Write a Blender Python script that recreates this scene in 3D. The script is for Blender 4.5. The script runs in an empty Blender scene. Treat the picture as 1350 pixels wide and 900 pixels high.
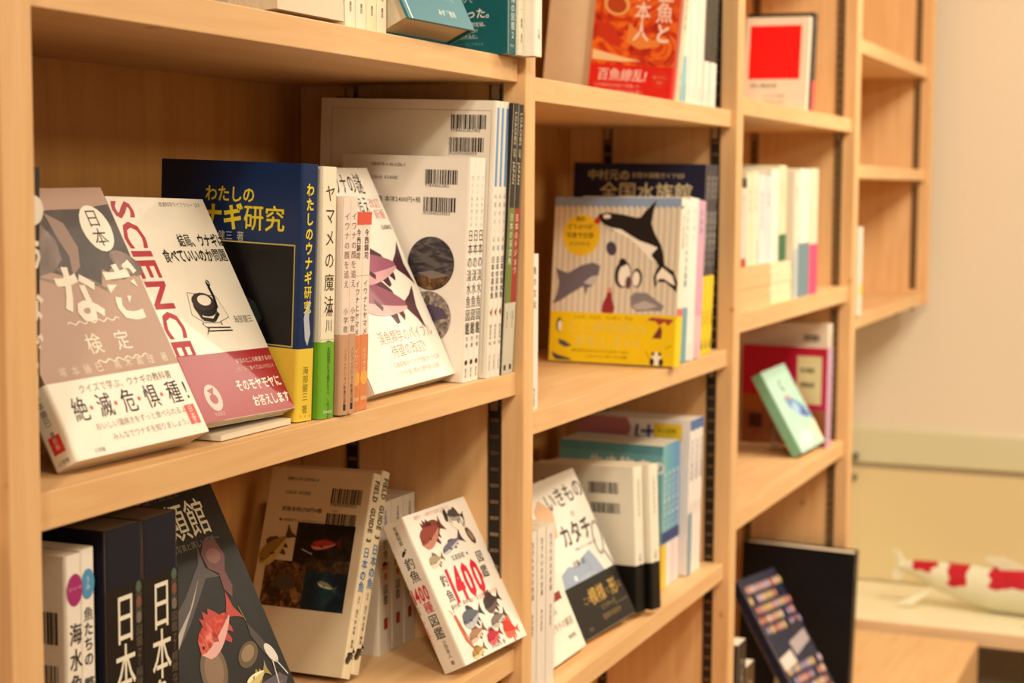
import bpy, bmesh, math, random
from mathutils import Matrix, Vector, Euler
random.seed(7)
SC = bpy.context.scene
COL = SC.collection
# ---------------------------------------------------------------- camera
cam_d = bpy.data.cameras.new('camera'); cam = bpy.data.objects.new('camera', cam_d); COL.objects.link(cam)
CAM = (0.60908, 0.0, 1.3)
yaw, pitch, roll = 0.396566753, 0.0909474393, 0.00549385144
fwd = Vector((-math.sin(yaw)*math.cos(pitch), math.cos(yaw)*math.cos(pitch), -math.sin(pitch)))
rt = Vector((math.cos(yaw), math.sin(yaw), 0)); up = rt.cross(fwd)
r2 = rt*math.cos(roll)+up*math.sin(roll); u2 = -rt*math.sin(roll)+up*math.cos(roll)
m3 = Matrix((r2, u2, -fwd)).transposed()
cam.matrix_world = Matrix.Translation(CAM) @ m3.to_4x4()
cam_d.sensor_width = 36; cam_d.lens = 2214.427*36/1350
cam_d.dof.use_dof = True; cam_d.dof.focus_distance = 1.30; cam_d.dof.aperture_fstop = 8.0
cam_d.dof.aperture_blades = 0
cam_d.clip_start = .05
SC.camera = cam
# ---------------------------------------------------------------- world, exposure
SC.view_settings.view_transform = 'Standard'; SC.view_settings.look = 'None'
SC.view_settings.gamma = 1; SC.view_settings.use_curve_mapping = False
SC.view_settings.exposure = -0.22
SC.cycles.use_denoising = True
W = bpy.data.worlds.new('world'); SC.world = W; W.use_nodes = True
W.node_tree.nodes['Background'].inputs[0].default_value = (1, .8, .6, 1)
W.node_tree.nodes['Background'].inputs[1].default_value = 0.05
# ---------------------------------------------------------------- lights
def area(name, loc, size, power, col, rot=(0,0,0)):
    l = bpy.data.lights.new(name, 'AREA'); l.energy = power; l.color = col; l.shape = 'RECTANGLE'
    l.size, l.size_y = size
    o = bpy.data.objects.new(name, l); o.location = loc; o.rotation_euler = rot; COL.objects.link(o); return o
WARM = (1.0, .885, .70)
def spot(name, loc, target, power, size=.05, ang=70):
    l = bpy.data.lights.new(name, 'SPOT'); l.energy = power; l.color = WARM; l.spot_size = math.radians(ang)
    l.spot_blend = .6; l.shadow_soft_size = size
    o = bpy.data.objects.new(name, l); o.location = loc
    o.rotation_euler = (Vector(target)-Vector(loc)).to_track_quat('-Z', 'Y').to_euler(); COL.objects.link(o)
area('added_fill_panel', (1.2, 2.6, 2.55), (.5, 2.2), 38, WARM)  # broad soft fill, added under the ceiling
area('added_fill_panel', (1.5, .1, 2.55), (1.0, .8), 22, WARM)  # fill added near the camera to brighten covers facing it
area('added_fill_panel', (3.3, 1.2, 2.55), (.8, 2.4), 70, WARM, (0, math.radians(35), 0))  # tilted fill added so more light reaches the back panels
spot('ceiling_spot_lamp', (1.25, 3.75, 2.5), (0, 1.6, 1.0), 70, .06, 75)
spot('ceiling_spot_lamp', (.95, 2.4, 2.5), (-.05, 2.5, 1.0), 34, .06, 95)
spot('ceiling_spot_lamp', (1.5, 2.8, 2.5), (.4, 3.95, .6), 66, .06, 95)
spot('ceiling_spot_lamp', (.75, -.9, 2.5), (-.10, 1.35, 1.1), 104, .10, 60)
spot('ceiling_spot_lamp', (1.2, .2, 2.5), (-.10, 2.7, 1.2), 74, .10, 60)

# ---------------------------------------------------------------- materials
def lin(c):
    c = c/255.0
    return c/12.92 if c <= .04045 else ((c+.055)/1.055)**2.4
def hexc(h): return (lin(int(h[0:2],16)), lin(int(h[2:4],16)), lin(int(h[4:6],16)), 1)
MATS = {}
def newmat(name):
    m = bpy.data.materials.new(name); m.use_nodes = True
    return m, m.node_tree.nodes, m.node_tree.links, m.node_tree.nodes['Principled BSDF']
def pap(h, rough=.5, spec=.4, coat=0.0, metal=0.0, vary=True):
    key = (h, rough, spec, coat, metal)
    if key in MATS: return MATS[key]
    m, N, L, b = newmat('print_'+h)
    b.inputs['Base Color'].default_value = hexc(h); b.inputs['Roughness'].default_value = rough
    b.inputs['Specular IOR Level'].default_value = spec; b.inputs['Coat Weight'].default_value = coat
    b.inputs['Coat Roughness'].default_value = .25; b.inputs['Metallic'].default_value = metal
    if vary:
        tc = N.new('ShaderNodeTexCoord'); no = N.new('ShaderNodeTexNoise'); no.inputs['Scale'].default_value = 60
        L.new(tc.outputs['Object'], no.inputs['Vector'])
        mx = N.new('ShaderNodeMix'); mx.data_type = 'RGBA'
        c = hexc(h); mx.inputs[6].default_value = c
        mx.inputs[7].default_value = (c[0]*.93, c[1]*.93, c[2]*.93, 1)
        L.new(no.outputs['Fac'], mx.inputs[0]); L.new(mx.outputs[2], b.inputs['Base Color'])
    MATS[key] = m; return m
def glossy(h): return pap(h, .46, .32, .10)
def noisemat(name, cols, scale, rough=.5, coat=.06, detail=4, dist=1.0, stretch=(1,1,1)):
    if name in MATS: return MATS[name]
    m, N, L, b = newmat(name)
    tc = N.new('ShaderNodeTexCoord'); mp = N.new('ShaderNodeMapping'); mp.inputs['Scale'].default_value = stretch
    no = N.new('ShaderNodeTexNoise'); no.inputs['Scale'].default_value = scale; no.inputs['Detail'].default_value = detail
    no.inputs['Distortion'].default_value = dist
    cr = N.new('ShaderNodeValToRGB'); el = cr.color_ramp.elements
    while len(el) < len(cols): el.new(.5)
    for i, c in enumerate(cols):
        el[i].position = .3+.4*i/(len(cols)-1); el[i].color = hexc(c)
    L.new(tc.outputs['Object'], mp.inputs[0]); L.new(mp.outputs[0], no.inputs['Vector'])
    L.new(no.outputs['Fac'], cr.inputs[0]); L.new(cr.outputs[0], b.inputs['Base Color'])
    b.inputs['Roughness'].default_value = rough; b.inputs['Coat Weight'].default_value = coat; b.inputs['Specular IOR Level'].default_value = .3
    MATS[name] = m; return m
def wood(name, base, dark, axis, sc=9):
    m, N, L, b = newmat(name)
    tc = N.new('ShaderNodeTexCoord'); mp = N.new('ShaderNodeMapping')
    s = [sc*3.2]*3; s['XYZ'.index(axis)] = sc*.22; mp.inputs['Scale'].default_value = s
    no = N.new('ShaderNodeTexNoise'); no.inputs['Scale'].default_value = 2.2; no.inputs['Detail'].default_value = 7
    no.inputs['Distortion'].default_value = .8
    n2 = N.new('ShaderNodeTexNoise'); n2.inputs['Scale'].default_value = 14; n2.inputs['Detail'].default_value = 3
    cr = N.new('ShaderNodeValToRGB'); cr.color_ramp.elements[0].color = hexc(dark); cr.color_ramp.elements[1].color = hexc(base)
    cr.color_ramp.elements[0].position = .30; cr.color_ramp.elements[1].position = .62
    n3 = N.new('ShaderNodeTexNoise'); n3.inputs['Scale'].default_value = 38; n3.inputs['Detail'].default_value = 1
    knot = N.new('ShaderNodeValToRGB'); knot.color_ramp.elements[0].position = .78; knot.color_ramp.elements[1].position = .83
    knot.color_ramp.elements[0].color = (1,1,1,1); knot.color_ramp.elements[1].color = (.72,.62,.5,1)
    mul = N.new('ShaderNodeMix'); mul.data_type = 'RGBA'; mul.blend_type = 'MULTIPLY'; mul.inputs[0].default_value = 1
    L.new(tc.outputs['Object'], mp.inputs[0]); L.new(mp.outputs[0], no.inputs['Vector']); L.new(mp.outputs[0], n2.inputs['Vector'])
    L.new(tc.outputs['Object'], n3.inputs['Vector']); L.new(n3.outputs['Fac'], knot.inputs[0])
    L.new(no.outputs['Fac'], cr.inputs[0]); L.new(cr.outputs[0], mul.inputs[6]); L.new(knot.outputs[0], mul.inputs[7])
    L.new(mul.outputs[2], b.inputs['Base Color'])
    bp = N.new('ShaderNodeBump'); bp.inputs['Strength'].default_value = .08; bp.inputs['Distance'].default_value = .002
    L.new(n2.outputs['Fac'], bp.inputs['Height']); L.new(bp.outputs[0], b.inputs['Normal'])
    b.inputs['Roughness'].default_value = .48; b.inputs['Specular IOR Level'].default_value = .35
    return m
WY = wood('maple_wood_along', 'E5BC88', 'DCAD76', 'Y')
WZ = wood('maple_wood_upright', 'E3B985', 'D8A972', 'Z')
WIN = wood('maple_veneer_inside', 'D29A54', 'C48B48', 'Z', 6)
WX = wood('maple_wood_across', 'E6BC88', 'DEAF78', 'X')
def pagemat():
    m, N, L, b = newmat('page_edges')
    tc = N.new('ShaderNodeTexCoord'); mp = N.new('ShaderNodeMapping'); mp.inputs['Scale'].default_value = (30, 30, 2)
    no = N.new('ShaderNodeTexNoise'); no.inputs['Scale'].default_value = 30; no.inputs['Detail'].default_value = 2
    cr = N.new('ShaderNodeValToRGB'); cr.color_ramp.elements[0].color = hexc('C9B493'); cr.color_ramp.elements[1].color = hexc('E6D8BC')
    L.new(tc.outputs['Object'], mp.inputs[0]); L.new(mp.outputs[0], no.inputs['Vector']); L.new(no.outputs['Fac'], cr.inputs[0])
    L.new(cr.outputs[0], b.inputs['Base Color']); b.inputs['Roughness'].default_value = .8
    return m
PAGES = pagemat()

# ---------------------------------------------------------------- mesh helpers
def mesh_obj(name, verts, faces, mats, parent=None, idx=None, smooth=False):
    me = bpy.data.meshes.new(name); me.from_pydata(verts, [], faces)
    for m in (mats if isinstance(mats, (list, tuple)) else [mats]): me.materials.append(m)
    if idx: me.polygons.foreach_set('material_index', idx)
    if smooth: me.polygons.foreach_set('use_smooth', [True]*len(faces))
    me.update()
    o = bpy.data.objects.new(name, me); COL.objects.link(o)
    if parent: o.parent = parent
    return o
def box_vf(x0, x1, y0, y1, z0, z1, V=None, F=None):
    V = [] if V is None else V; F = [] if F is None else F
    b = len(V)
    V += [(x0,y0,z0),(x1,y0,z0),(x1,y1,z0),(x0,y1,z0),(x0,y0,z1),(x1,y0,z1),(x1,y1,z1),(x0,y1,z1)]
    F += [(b,b+3,b+2,b+1),(b+4,b+5,b+6,b+7),(b,b+1,b+5,b+4),(b+1,b+2,b+6,b+5),(b+2,b+3,b+7,b+6),(b+3,b,b+4,b+7)]
    return V, F
def box(name, x0, x1, y0, y1, z0, z1, mat, parent=None, bevel=0.0):
    cx, cy, cz = (x0+x1)/2, (y0+y1)/2, (z0+z1)/2
    V, F = box_vf(x0-cx, x1-cx, y0-cy, y1-cy, z0-cz, z1-cz)
    o = mesh_obj(name, V, F, mat, parent); o.location = (cx, cy, cz)
    if bevel:
        bm = bmesh.new(); bm.from_mesh(o.data)
        bmesh.ops.bevel(bm, geom=bm.edges[:], offset=bevel, segments=2, affect='EDGES', profile=.6)
        bm.to_mesh(o.data); bm.free()
    return o
def thing(name, label, cat, loc=(0,0,0), rot=None, group=None):
    o = bpy.data.objects.new(name, None); COL.objects.link(o); o.location = loc; o.empty_display_size = .02
    if rot is not None: o.rotation_euler = rot
    o['label'] = label; o['category'] = cat
    if group: o['group'] = group
    return o
def tag(o, label, cat, group=None):
    o['label'] = label; o['category'] = cat
    if group: o['group'] = group
    return o
def struct(o): o['kind'] = 'structure'; return o

# ---------------------------------------------------------------- the room
def wallmat(name, c1, c2, rough=.85):
    m, N, L, b = newmat(name)
    tc = N.new('ShaderNodeTexCoord'); no = N.new('ShaderNodeTexNoise'); no.inputs['Scale'].default_value = 1.2
    cr = N.new('ShaderNodeValToRGB'); cr.color_ramp.elements[0].color = hexc(c1); cr.color_ramp.elements[1].color = hexc(c2)
    n2 = N.new('ShaderNodeTexNoise'); n2.inputs['Scale'].default_value = 220
    bp = N.new('ShaderNodeBump'); bp.inputs['Strength'].default_value = .05
    L.new(tc.outputs['Object'], no.inputs['Vector']); L.new(no.outputs['Fac'], cr.inputs[0]); L.new(cr.outputs[0], b.inputs['Base Color'])
    L.new(tc.outputs['Object'], n2.inputs['Vector']); L.new(n2.outputs['Fac'], bp.inputs['Height']); L.new(bp.outputs[0], b.inputs['Normal'])
    b.inputs['Roughness'].default_value = rough; return m
WALL = wallmat('cream_wall_paint', 'DFD2BA', 'E4D6C0')
struct(box('floor', -.35, 4.0, -2.0, 4.1, -.05, 0, wallmat('floor_vinyl', '8A6A48', '7C5E40', .5)))
struct(box('ceiling', -.35, 4.0, -2.0, 4.1, 2.6, 2.65, wallmat('ceiling_paint', 'E9E0D2', 'ECE4D8')))
struct(box('wall_back', -.35, -.262, -2.0, 4.0, 0, 2.6, WALL))
struct(box('wall_end', -.35, 4.0, 4.0, 4.1, 0, 2.6, WALL))
struct(box('wall_opposite', 4.0, 4.05, -2.0, 4.1, 0, 2.6, WALL))
struct(box('wall_near', -.35, 4.0, -2.05, -2.0, 0, 2.6, WALL))
# wainscot board and lower panel on the end wall
struct(box('trim_1', -.262, 2.2, 3.978, 4.0, .655, .735, wallmat('pale_green_board', 'D2CEAC', 'CEC9A4', .5), bevel=.003))
struct(box('trim_2', -.262, 2.2, 3.985, 4.0, .3705, .640, wallmat('yellow_board', 'DDCB9E', 'D8C594', .55)))

# ---------------------------------------------------------------- bookcase
# posts (inner Y ranges) and shelves, all in metres
POST = [(.7375, .7645), (1.485, 1.5095), (2.2445, 2.277), (3.054, 3.0925), (3.9, 3.945)]
bc = thing('bookcase', 'long light maple bookcase of three open bays full of fish books', 'bookcase', (-.12, 1.9, .349))
def part(o, p):
    o.parent = p; o.matrix_parent_inverse = Matrix.Translation(p.location).inverted(); return o
DEP = -.245
for i, (a, b_) in enumerate(POST[:4]):
    part(box('side_panel', DEP, 0, a, b_, .349, 2.3, WZ, bevel=.0012), bc)
part(box('side_panel', DEP, 0, -.02, .005, .349, 2.3, WZ, bevel=.0012), bc)
for y0, y1 in ((.005, .7375), (.7645, 1.485), (1.5095, 2.2445), (2.277, 3.054)):
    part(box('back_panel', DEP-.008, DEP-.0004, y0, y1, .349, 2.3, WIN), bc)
part(box('base_plinth', DEP, .177, -.02, 3.60, 0.0, .349, WY, bevel=.002), bc)
SH = [(.7645, 1.485, (1.4, 1.4225), (1.1015, 1.124), (.83, .852), (1.70, 1.7225)),
      (1.5095, 2.2445, (1.3845, 1.4075), (1.057, 1.080), (.7575, .7805), (1.70, 1.7225)),
      (2.277, 3.054, (1.404, 1.428), (1.098, 1.1255), (.815, .8415), (1.72, 1.7425)),
      (.005, .7375, (1.4, 1.4225), (1.1015, 1.124), (.83, .852))]
RM = pap('8C7A62', .3, .5, 0, .9); RD = pap('241B11', .6, .3); RD2 = pap('6E5230', .6, .3)
def rail(x, y, side, z0, z1, parent, far=False):
    # slotted metal shelf standard let into a side panel; side = direction the face looks (+1/-1 in Y)
    V, F, I = [], [], []
    w = .006
    def bx(x0, x1, ya, yb, za, zb, mi):
        n = len(F); box_vf(x0, x1, min(ya, yb), max(ya, yb), za, zb, V, F); I.extend([mi]*(len(F)-n))
    bx(x-w, x+w, y, y+side*.0006, z0, z1, 1)
    bx(x-w-.0012, x-w, y, y+side*.0016, z0, z1, 0); bx(x+w, x+w+.0012, y, y+side*.0016, z0, z1, 0)
    z = z0+.01
    while z < z1-.01:
        bx(x-.0045, x+.0045, y, y+side*.0013, z, z+.0035, 0)
        z += .016
    part(mesh_obj('shelf_standard', V, F, [RM, RD2 if far else RD], None, I), parent)
def pins(y, side, z, parent):
    for x in (-.030, -.186):
        V, F = box_vf(x-.006, x+.006, min(y, y+side*.012), max(y, y+side*.012), z-.002, z)
        box_vf(x-.004, x+.004, min(y, y+side*.004), max(y, y+side*.004), z-.016, z-.002, V, F)
        part(mesh_obj('shelf_pin', V, F, pap('B8B0A4', .25, .5, 0, .9)), parent)
for s in SH:
    for z0, z1 in s[2:]:
        part(box('shelf', DEP, -.008, s[0]+.0008, s[1]-.0008, z0, z1, WY, bevel=.0009), bc)
        pins(s[1], -1, z0, bc); pins(s[0], 1, z0, bc)
for a, b_ in POST[:4]:
    for x in (-.030, -.186):
        if a > 1: rail(x, a, -1, .36, 2.28, bc, a > 3)
        if b_ < 3.0: rail(x, b_, 1, .36, 2.28, bc, b_ > 2)
# bay 4, the shorter wall unit
wu = thing('wall_shelf_unit', 'short light maple wall shelf unit joined to the far end of the bookcase, nearly empty', 'shelf unit', (-.12, 3.5, 1.0415))
part(box('side_panel', DEP, 0, POST[4][0], POST[4][1], 1.0415, 2.3, WZ, bevel=.0012), wu)
part(box('back_panel', DEP-.008, DEP-.0004, 3.0925, 3.9, 1.0415, 2.3, WZ), wu)
for z0, z1 in ((1.552, 1.577), (1.3225, 1.3465), (1.0415, 1.0665)):
    part(box('shelf', DEP, -.008, 3.0933, 3.8992, z0, z1, WY, bevel=.0009), wu)
    pins(3.9, -1, z0, wu)
for x in (-.030,): rail(x, 3.9, -1, 1.075, 2.28, wu, True)
part(box('dark_bar', -.22, -.055, 3.855, 3.875, 1.018, 1.041, pap('3A2C1C', .5)), wu)  # small dark bar under the lowest shelf

# ---------------------------------------------------------------- glyphs and print
GC = {}
def glyph(ch, bold):
    k = (ch, bold)
    if k not in GC:
        cu = bpy.data.curves.new('g', 'FONT'); cu.body = ch; cu.resolution_u = 2; cu.offset = bold
        o = bpy.data.objects.new('g', cu); me = bpy.data.meshes.new_from_object(o)
        vs = [(v.co.x, v.co.y) for v in me.vertices]; fs = [tuple(p.vertices) for p in me.polygons]
        xs = [v[0] for v in vs] or [0, .3]
        GC[k] = (vs, fs, min(xs), max(xs))
        bpy.data.objects.remove(o); bpy.data.curves.remove(cu); bpy.data.meshes.remove(me)
    return GC[k]
class Printer:
    """collects flat print on the faces of one book: coordinates in millimetres on that face"""
    def __init__(s, t, d, h):
        s.t, s.d, s.h = t, d, h; s.lay = {}; s.k = (1., 1.); s.nf = 0
    def put(s, face, lift, pts, faces, col, kind):
        o = .00012+lift*.00006
        out = []
        for u, v in pts:
            u *= s.k[0]/1000.; v *= s.k[1]/1000.
            if face == 'F': out.append((o, u, v))
            elif face == 'L': out.append((-s.d+u, -o, v))
            elif face == 'T': out.append((-s.d+u, v, s.h+o))
        V, F, C = s.lay.setdefault(kind, ([], [], []))
        b = len(V); V += out
        for f in faces: F.append(tuple(b+i for i in f)); C.append(col)
    def rect(s, face, x, y, w, h, col, lift=0, kind='picture'):
        s.put(face, lift, [(x, y), (x+w, y), (x+w, y+h), (x, y+h)], [(0,1,2,3)], col, kind)
    def poly(s, face, pts, col, lift=0, kind='picture'):
        s.put(face, lift, pts, [tuple(range(len(pts)))], col, kind)
    def ell(s, face, x, y, a, b, col, lift=0, kind='picture', n=20, rot=0):
        c, q = math.cos(rot), math.sin(rot); P = []
        for i in range(n):
            u, v = a*math.cos(2*math.pi*i/n), b*math.sin(2*math.pi*i/n); P.append((x+u*c-v*q, y+u*q+v*c))
        s.poly(face, P, col, lift, kind)
    def line(s, face, pts, w, col, lift=1, kind='picture'):
        for (x0, y0), (x1, y1) in zip(pts[:-1], pts[1:]):
            dx, dy = x1-x0, y1-y0; l = math.hypot(dx, dy) or 1; nx, ny = -dy/l*w/2, dx/l*w/2
            s.poly(face, [(x0-nx, y0-ny), (x1-nx, y1-ny), (x1+nx, y1+ny), (x0+nx, y0+ny)], col, lift, kind)
    def text(s, face, st, x, y, size, col, vert=False, bold=0, sx=1., sp=1., lift=2, rot=0, cen=False, skew=0., kind='lettering'):
        c, q = math.cos(math.radians(rot)), math.sin(math.radians(rot)); pen = 0.
        glyphs = []
        for ch in st:
            if ch == ' ': pen += .45; continue
            kj = ord(ch) >= 0x4E00
            vs, fs, x0, x1 = glyph(ch, 0 if kj else bold)
            wide = ord(ch) > 0x2E80 or ch in '～・' or (vert and ord(ch) < 128)
            if vert:
                g = []
                if ch in 'ー～…~（）()':
                    for a, b in vs: g.append((.5+(b-.37)-0, -pen-.5-(a-.5)))
                    g = [((gx-.5)*sx+.5, gy) for gx, gy in g]
                else:
                    off = .5-(x0+x1)/2 if ord(ch) < 128 else 0
                    for a, b in vs: g.append(((a+off-.5)*sx+.5, -pen-.88+b))
                pen += sp*(1.0 if ord(ch) > 128 else .8)
            elif wide:
                g = [((pen+a*sx), b) for a, b in vs]; pen += sp*sx
            else:
                g = [(pen+(a-x0+.05)*sx, b) for a, b in vs]; pen += (x1-x0+.1)*sx*sp
            glyphs.append((g, fs, 0))
            if kj and bold > .008:
                glyphs.append(([(a+bold*.9, b) for a, b in g], fs, .35)); glyphs.append(([(a+bold*.4, b+bold*.5) for a, b in g], fs, .7))
        ox = -pen/2 if (cen and not vert) else (-.5 if (cen and vert) else 0)
        for g, fs, dl in glyphs:
            P = []
            for a, b in g:
                a = (a+ox+b*skew)*size; b = b*size
                P.append((x+a*c-b*q, y+a*q+b*c))
            s.put(face, lift+dl, P, fs, col, kind)
    def barcode(s, face, x, y, w, h, col='241C14', num=None, lift=1):
        rnd = random.Random(int(x*7+y)); p = 0.
        while p < w-.6:
            a = rnd.choice((.7, .7, 1.3, 1.9)); s.rect(face, x+p, y, min(a, w-p), h, col, lift, 'barcode'); p += a+rnd.choice((.5, .7, 1.1))
        if num: s.text(face, num, x, y-2.9, w/len(num)/.62*1.02, col, lift=lift)
    def fish(s, face, x, y, L, ang, c1, c2, c3, fat=.32, flip=1, lift=2, tail=1., kind='fish_picture', spiky=False):
        """nose at -x (flip=1) / +x (flip=-1)"""
        c, q = math.cos(math.radians(ang)), math.sin(math.radians(ang)); s.nf += 1; kind = (kind, s.nf)
        def T(P): return [(x+(a*flip*c-b*q)*L, y+(a*flip*q+b*c)*L) for a, b in P]
        up_, lo = [], []
        n = 9
        for i in range(n+1):
            u = i/n; a = -.5+.8*u
            r = fat*.5*(math.sin(math.pi*min(1, u**.62))**.8 if 0 < u < 1 else 0)+.028*u
            up_.append((a, r)); lo.append((a, -r*.92))
        P = lo+up_[::-1]
        dorsal = [(-.16, fat*.42), (-.10, fat*.72), (.0, fat*.70), (.14, fat*.42), (.16, fat*.28), (-.1, fat*.3)]
        if spiky: dorsal = [(-.2, fat*.40), (-.17, fat*.82), (-.11, fat*.62), (-.06, fat*.86), (0, fat*.62), (.06, fat*.76), (.14, fat*.42), (.16, fat*.24), (-.1, fat*.3)]
        s.poly(face, T(dorsal), c3, lift, kind)
        s.poly(face, T([(-.02, -fat*.40), (.05, -fat*.68), (.10, -fat*.62), (.10, -fat*.3)]), c3, lift, kind)
        s.poly(face, T([(.12, -fat*.28), (.19, -fat*.52), (.22, -fat*.36), (.21, -fat*.1)]), c3, lift, kind)
        s.poly(face, T([(.27, .02), (.40, .10*tail), (.50, .19*tail), (.455, .0), (.50, -.19*tail), (.40, -.10*tail), (.27, -.02)]), c3, lift, kind)
        s.poly(face, T(P), c1, lift+1, kind)
        P2 = lo+[(a, -r*.05-.2*r) for a, r in up_[::-1]]
        s.poly(face, T(P2), c2, lift+2, kind)
        s.poly(face, T([(-.2, .01), (-.09, -.05), (-.12, -.09), (-.2, -.04)]), c3, lift+3, kind)
        s.ell(face, *T([(-.40, .03)])[0], .024*L, .024*L, '14100C', lift+3, kind, 8)
    def done(s, parent):
        for kind, (V, F, C) in s.lay.items():
            cols = sorted(set(C), key=str); mats = []
            for cc in cols: mats.append(cc_mat(cc, kind))
            ix = {cc: i for i, cc in enumerate(cols)}
            o = mesh_obj(kind[0] if isinstance(kind, tuple) else kind, V, F, mats, parent, [ix[cc] for cc in C])
            if not isinstance(kind, tuple): o['kind'] = 'stuff'
NM = {}
def cc_mat(c, kind):
    if c in NM: return NM[c]()
    return pap(c, .46, .32, .10) if kind != 'lettering' else pap(c, .55, .25)
NM['*dark_water'] = lambda: noisemat('photo_dark_water', ['0A0806', '1C1712', '2B2A22'], 60)
NM['*dark_rock'] = lambda: noisemat('photo_dark_rock', ['140D08', '3A2A1C', '5C4A33'], 110)
NM['*brown_rock'] = lambda: noisemat('photo_brown_rock', ['241207', '5A3A1E', '9A7446'], 130)
NM['*teal_water'] = lambda: noisemat('photo_teal_water', ['04121A', '0A2430', '18404A'], 45)
NM['*grey_stream'] = lambda: noisemat('photo_grey_stream', ['17141A', '3B3438', '6A625E'], 70, stretch=(1, 1, 3))
NM['*pebbles'] = lambda: noisemat('photo_pebbles', ['3C3432', '8A7A70', 'C4B6A8'], 190)
NM['*goldfish'] = lambda: noisemat('painting_goldfish', ['8A1208', 'C8340E', 'E8761C', 'D03A12'], 26, dist=2.5)
NM['*eel_grey'] = lambda: noisemat('painting_eel_skin', ['4A3A30', '7C665A', '9A8478'], 26, dist=.6)
NM['*eel_dark'] = lambda: noisemat('painting_eel_dark', ['3A2E28', '54443A'], 30)
NM['*deepsea'] = lambda: noisemat('photo_deep_black', ['020202', '060506', '0F0D0E'], 35)
NM['*navy_cloth'] = lambda: noisemat('navy_cloth', ['02040A', '050814'], 200)
NM['*redfish'] = lambda: noisemat('fish_red_skin', ['7A1C14', 'C03828', 'D88070'], 90)

# ---------------------------------------------------------------- book builder
def rotm(yaw, rl, lean):
    yaw, rl, lean = map(math.radians, (yaw, rl, lean))
    cl, sl = math.cos(lean), math.sin(lean); cr, sr = math.cos(rl), math.sin(rl); cy, sy = math.cos(yaw), math.sin(yaw)
    Ry = Matrix(((cl,0,-sl),(0,1,0),(sl,0,cl))); Rx = Matrix(((1,0,0),(0,cr,sr),(0,-sr,cr))); Rz = Matrix(((cy,-sy,0),(sy,cy,0),(0,0,1)))
    return Rz@Rx@Ry
def cprofile(W, T, r, ct, inset=0.0, over=0.0, pmax=None):
    """C-shaped section (p = from spine to fore edge, q = across) -> outer and inner point lists"""
    pm = W if pmax is None else pmax
    def ring(o, rr):
        P = [(pm, o)]
        for i in range(5):
            a = math.pi*1.5-math.pi/2*i/4
            P.append((o+rr+rr*math.cos(a), o+rr+rr*math.sin(a)))
        for i in range(5):
            a = math.pi-math.pi/2*i/4
            P.append((o+rr+rr*math.cos(a), T-o-rr+rr*math.sin(a)))
        P.append((pm, T-o)); return P
    return ring(-over, r+over), ring(-over+ct, max(r+over-ct, .0002))
def c_shell(name, prof, z0, z1, mp, mat, parent):
    out, inn = prof; n = len(out); V = []
    for z in (z0, z1):
        for P in (out, inn):
            for p, q in P: V.append(mp(p, q, z))
    F = []
    O0, I0, O1, I1 = 0, n, 2*n, 3*n
    for i in range(n-1):
        F += [(O0+i, O0+i+1, O1+i+1, O1+i), (I0+i+1, I0+i, I1+i, I1+i+1), (O0+i+1, O0+i, I0+i, I0+i+1), (O1+i, O1+i+1, I1+i+1, I1+i)]
    F += [(O0, O1, I1, I0), (O0+n-1, I0+n-1, I1+n-1, O1+n-1)]
    o = mesh_obj(name, V, F, mat, parent)
    bm = bmesh.new(); bm.from_mesh(o.data); bmesh.ops.recalc_face_normals(bm, faces=bm.faces); bm.to_mesh(o.data); bm.free()
    return o
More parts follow.
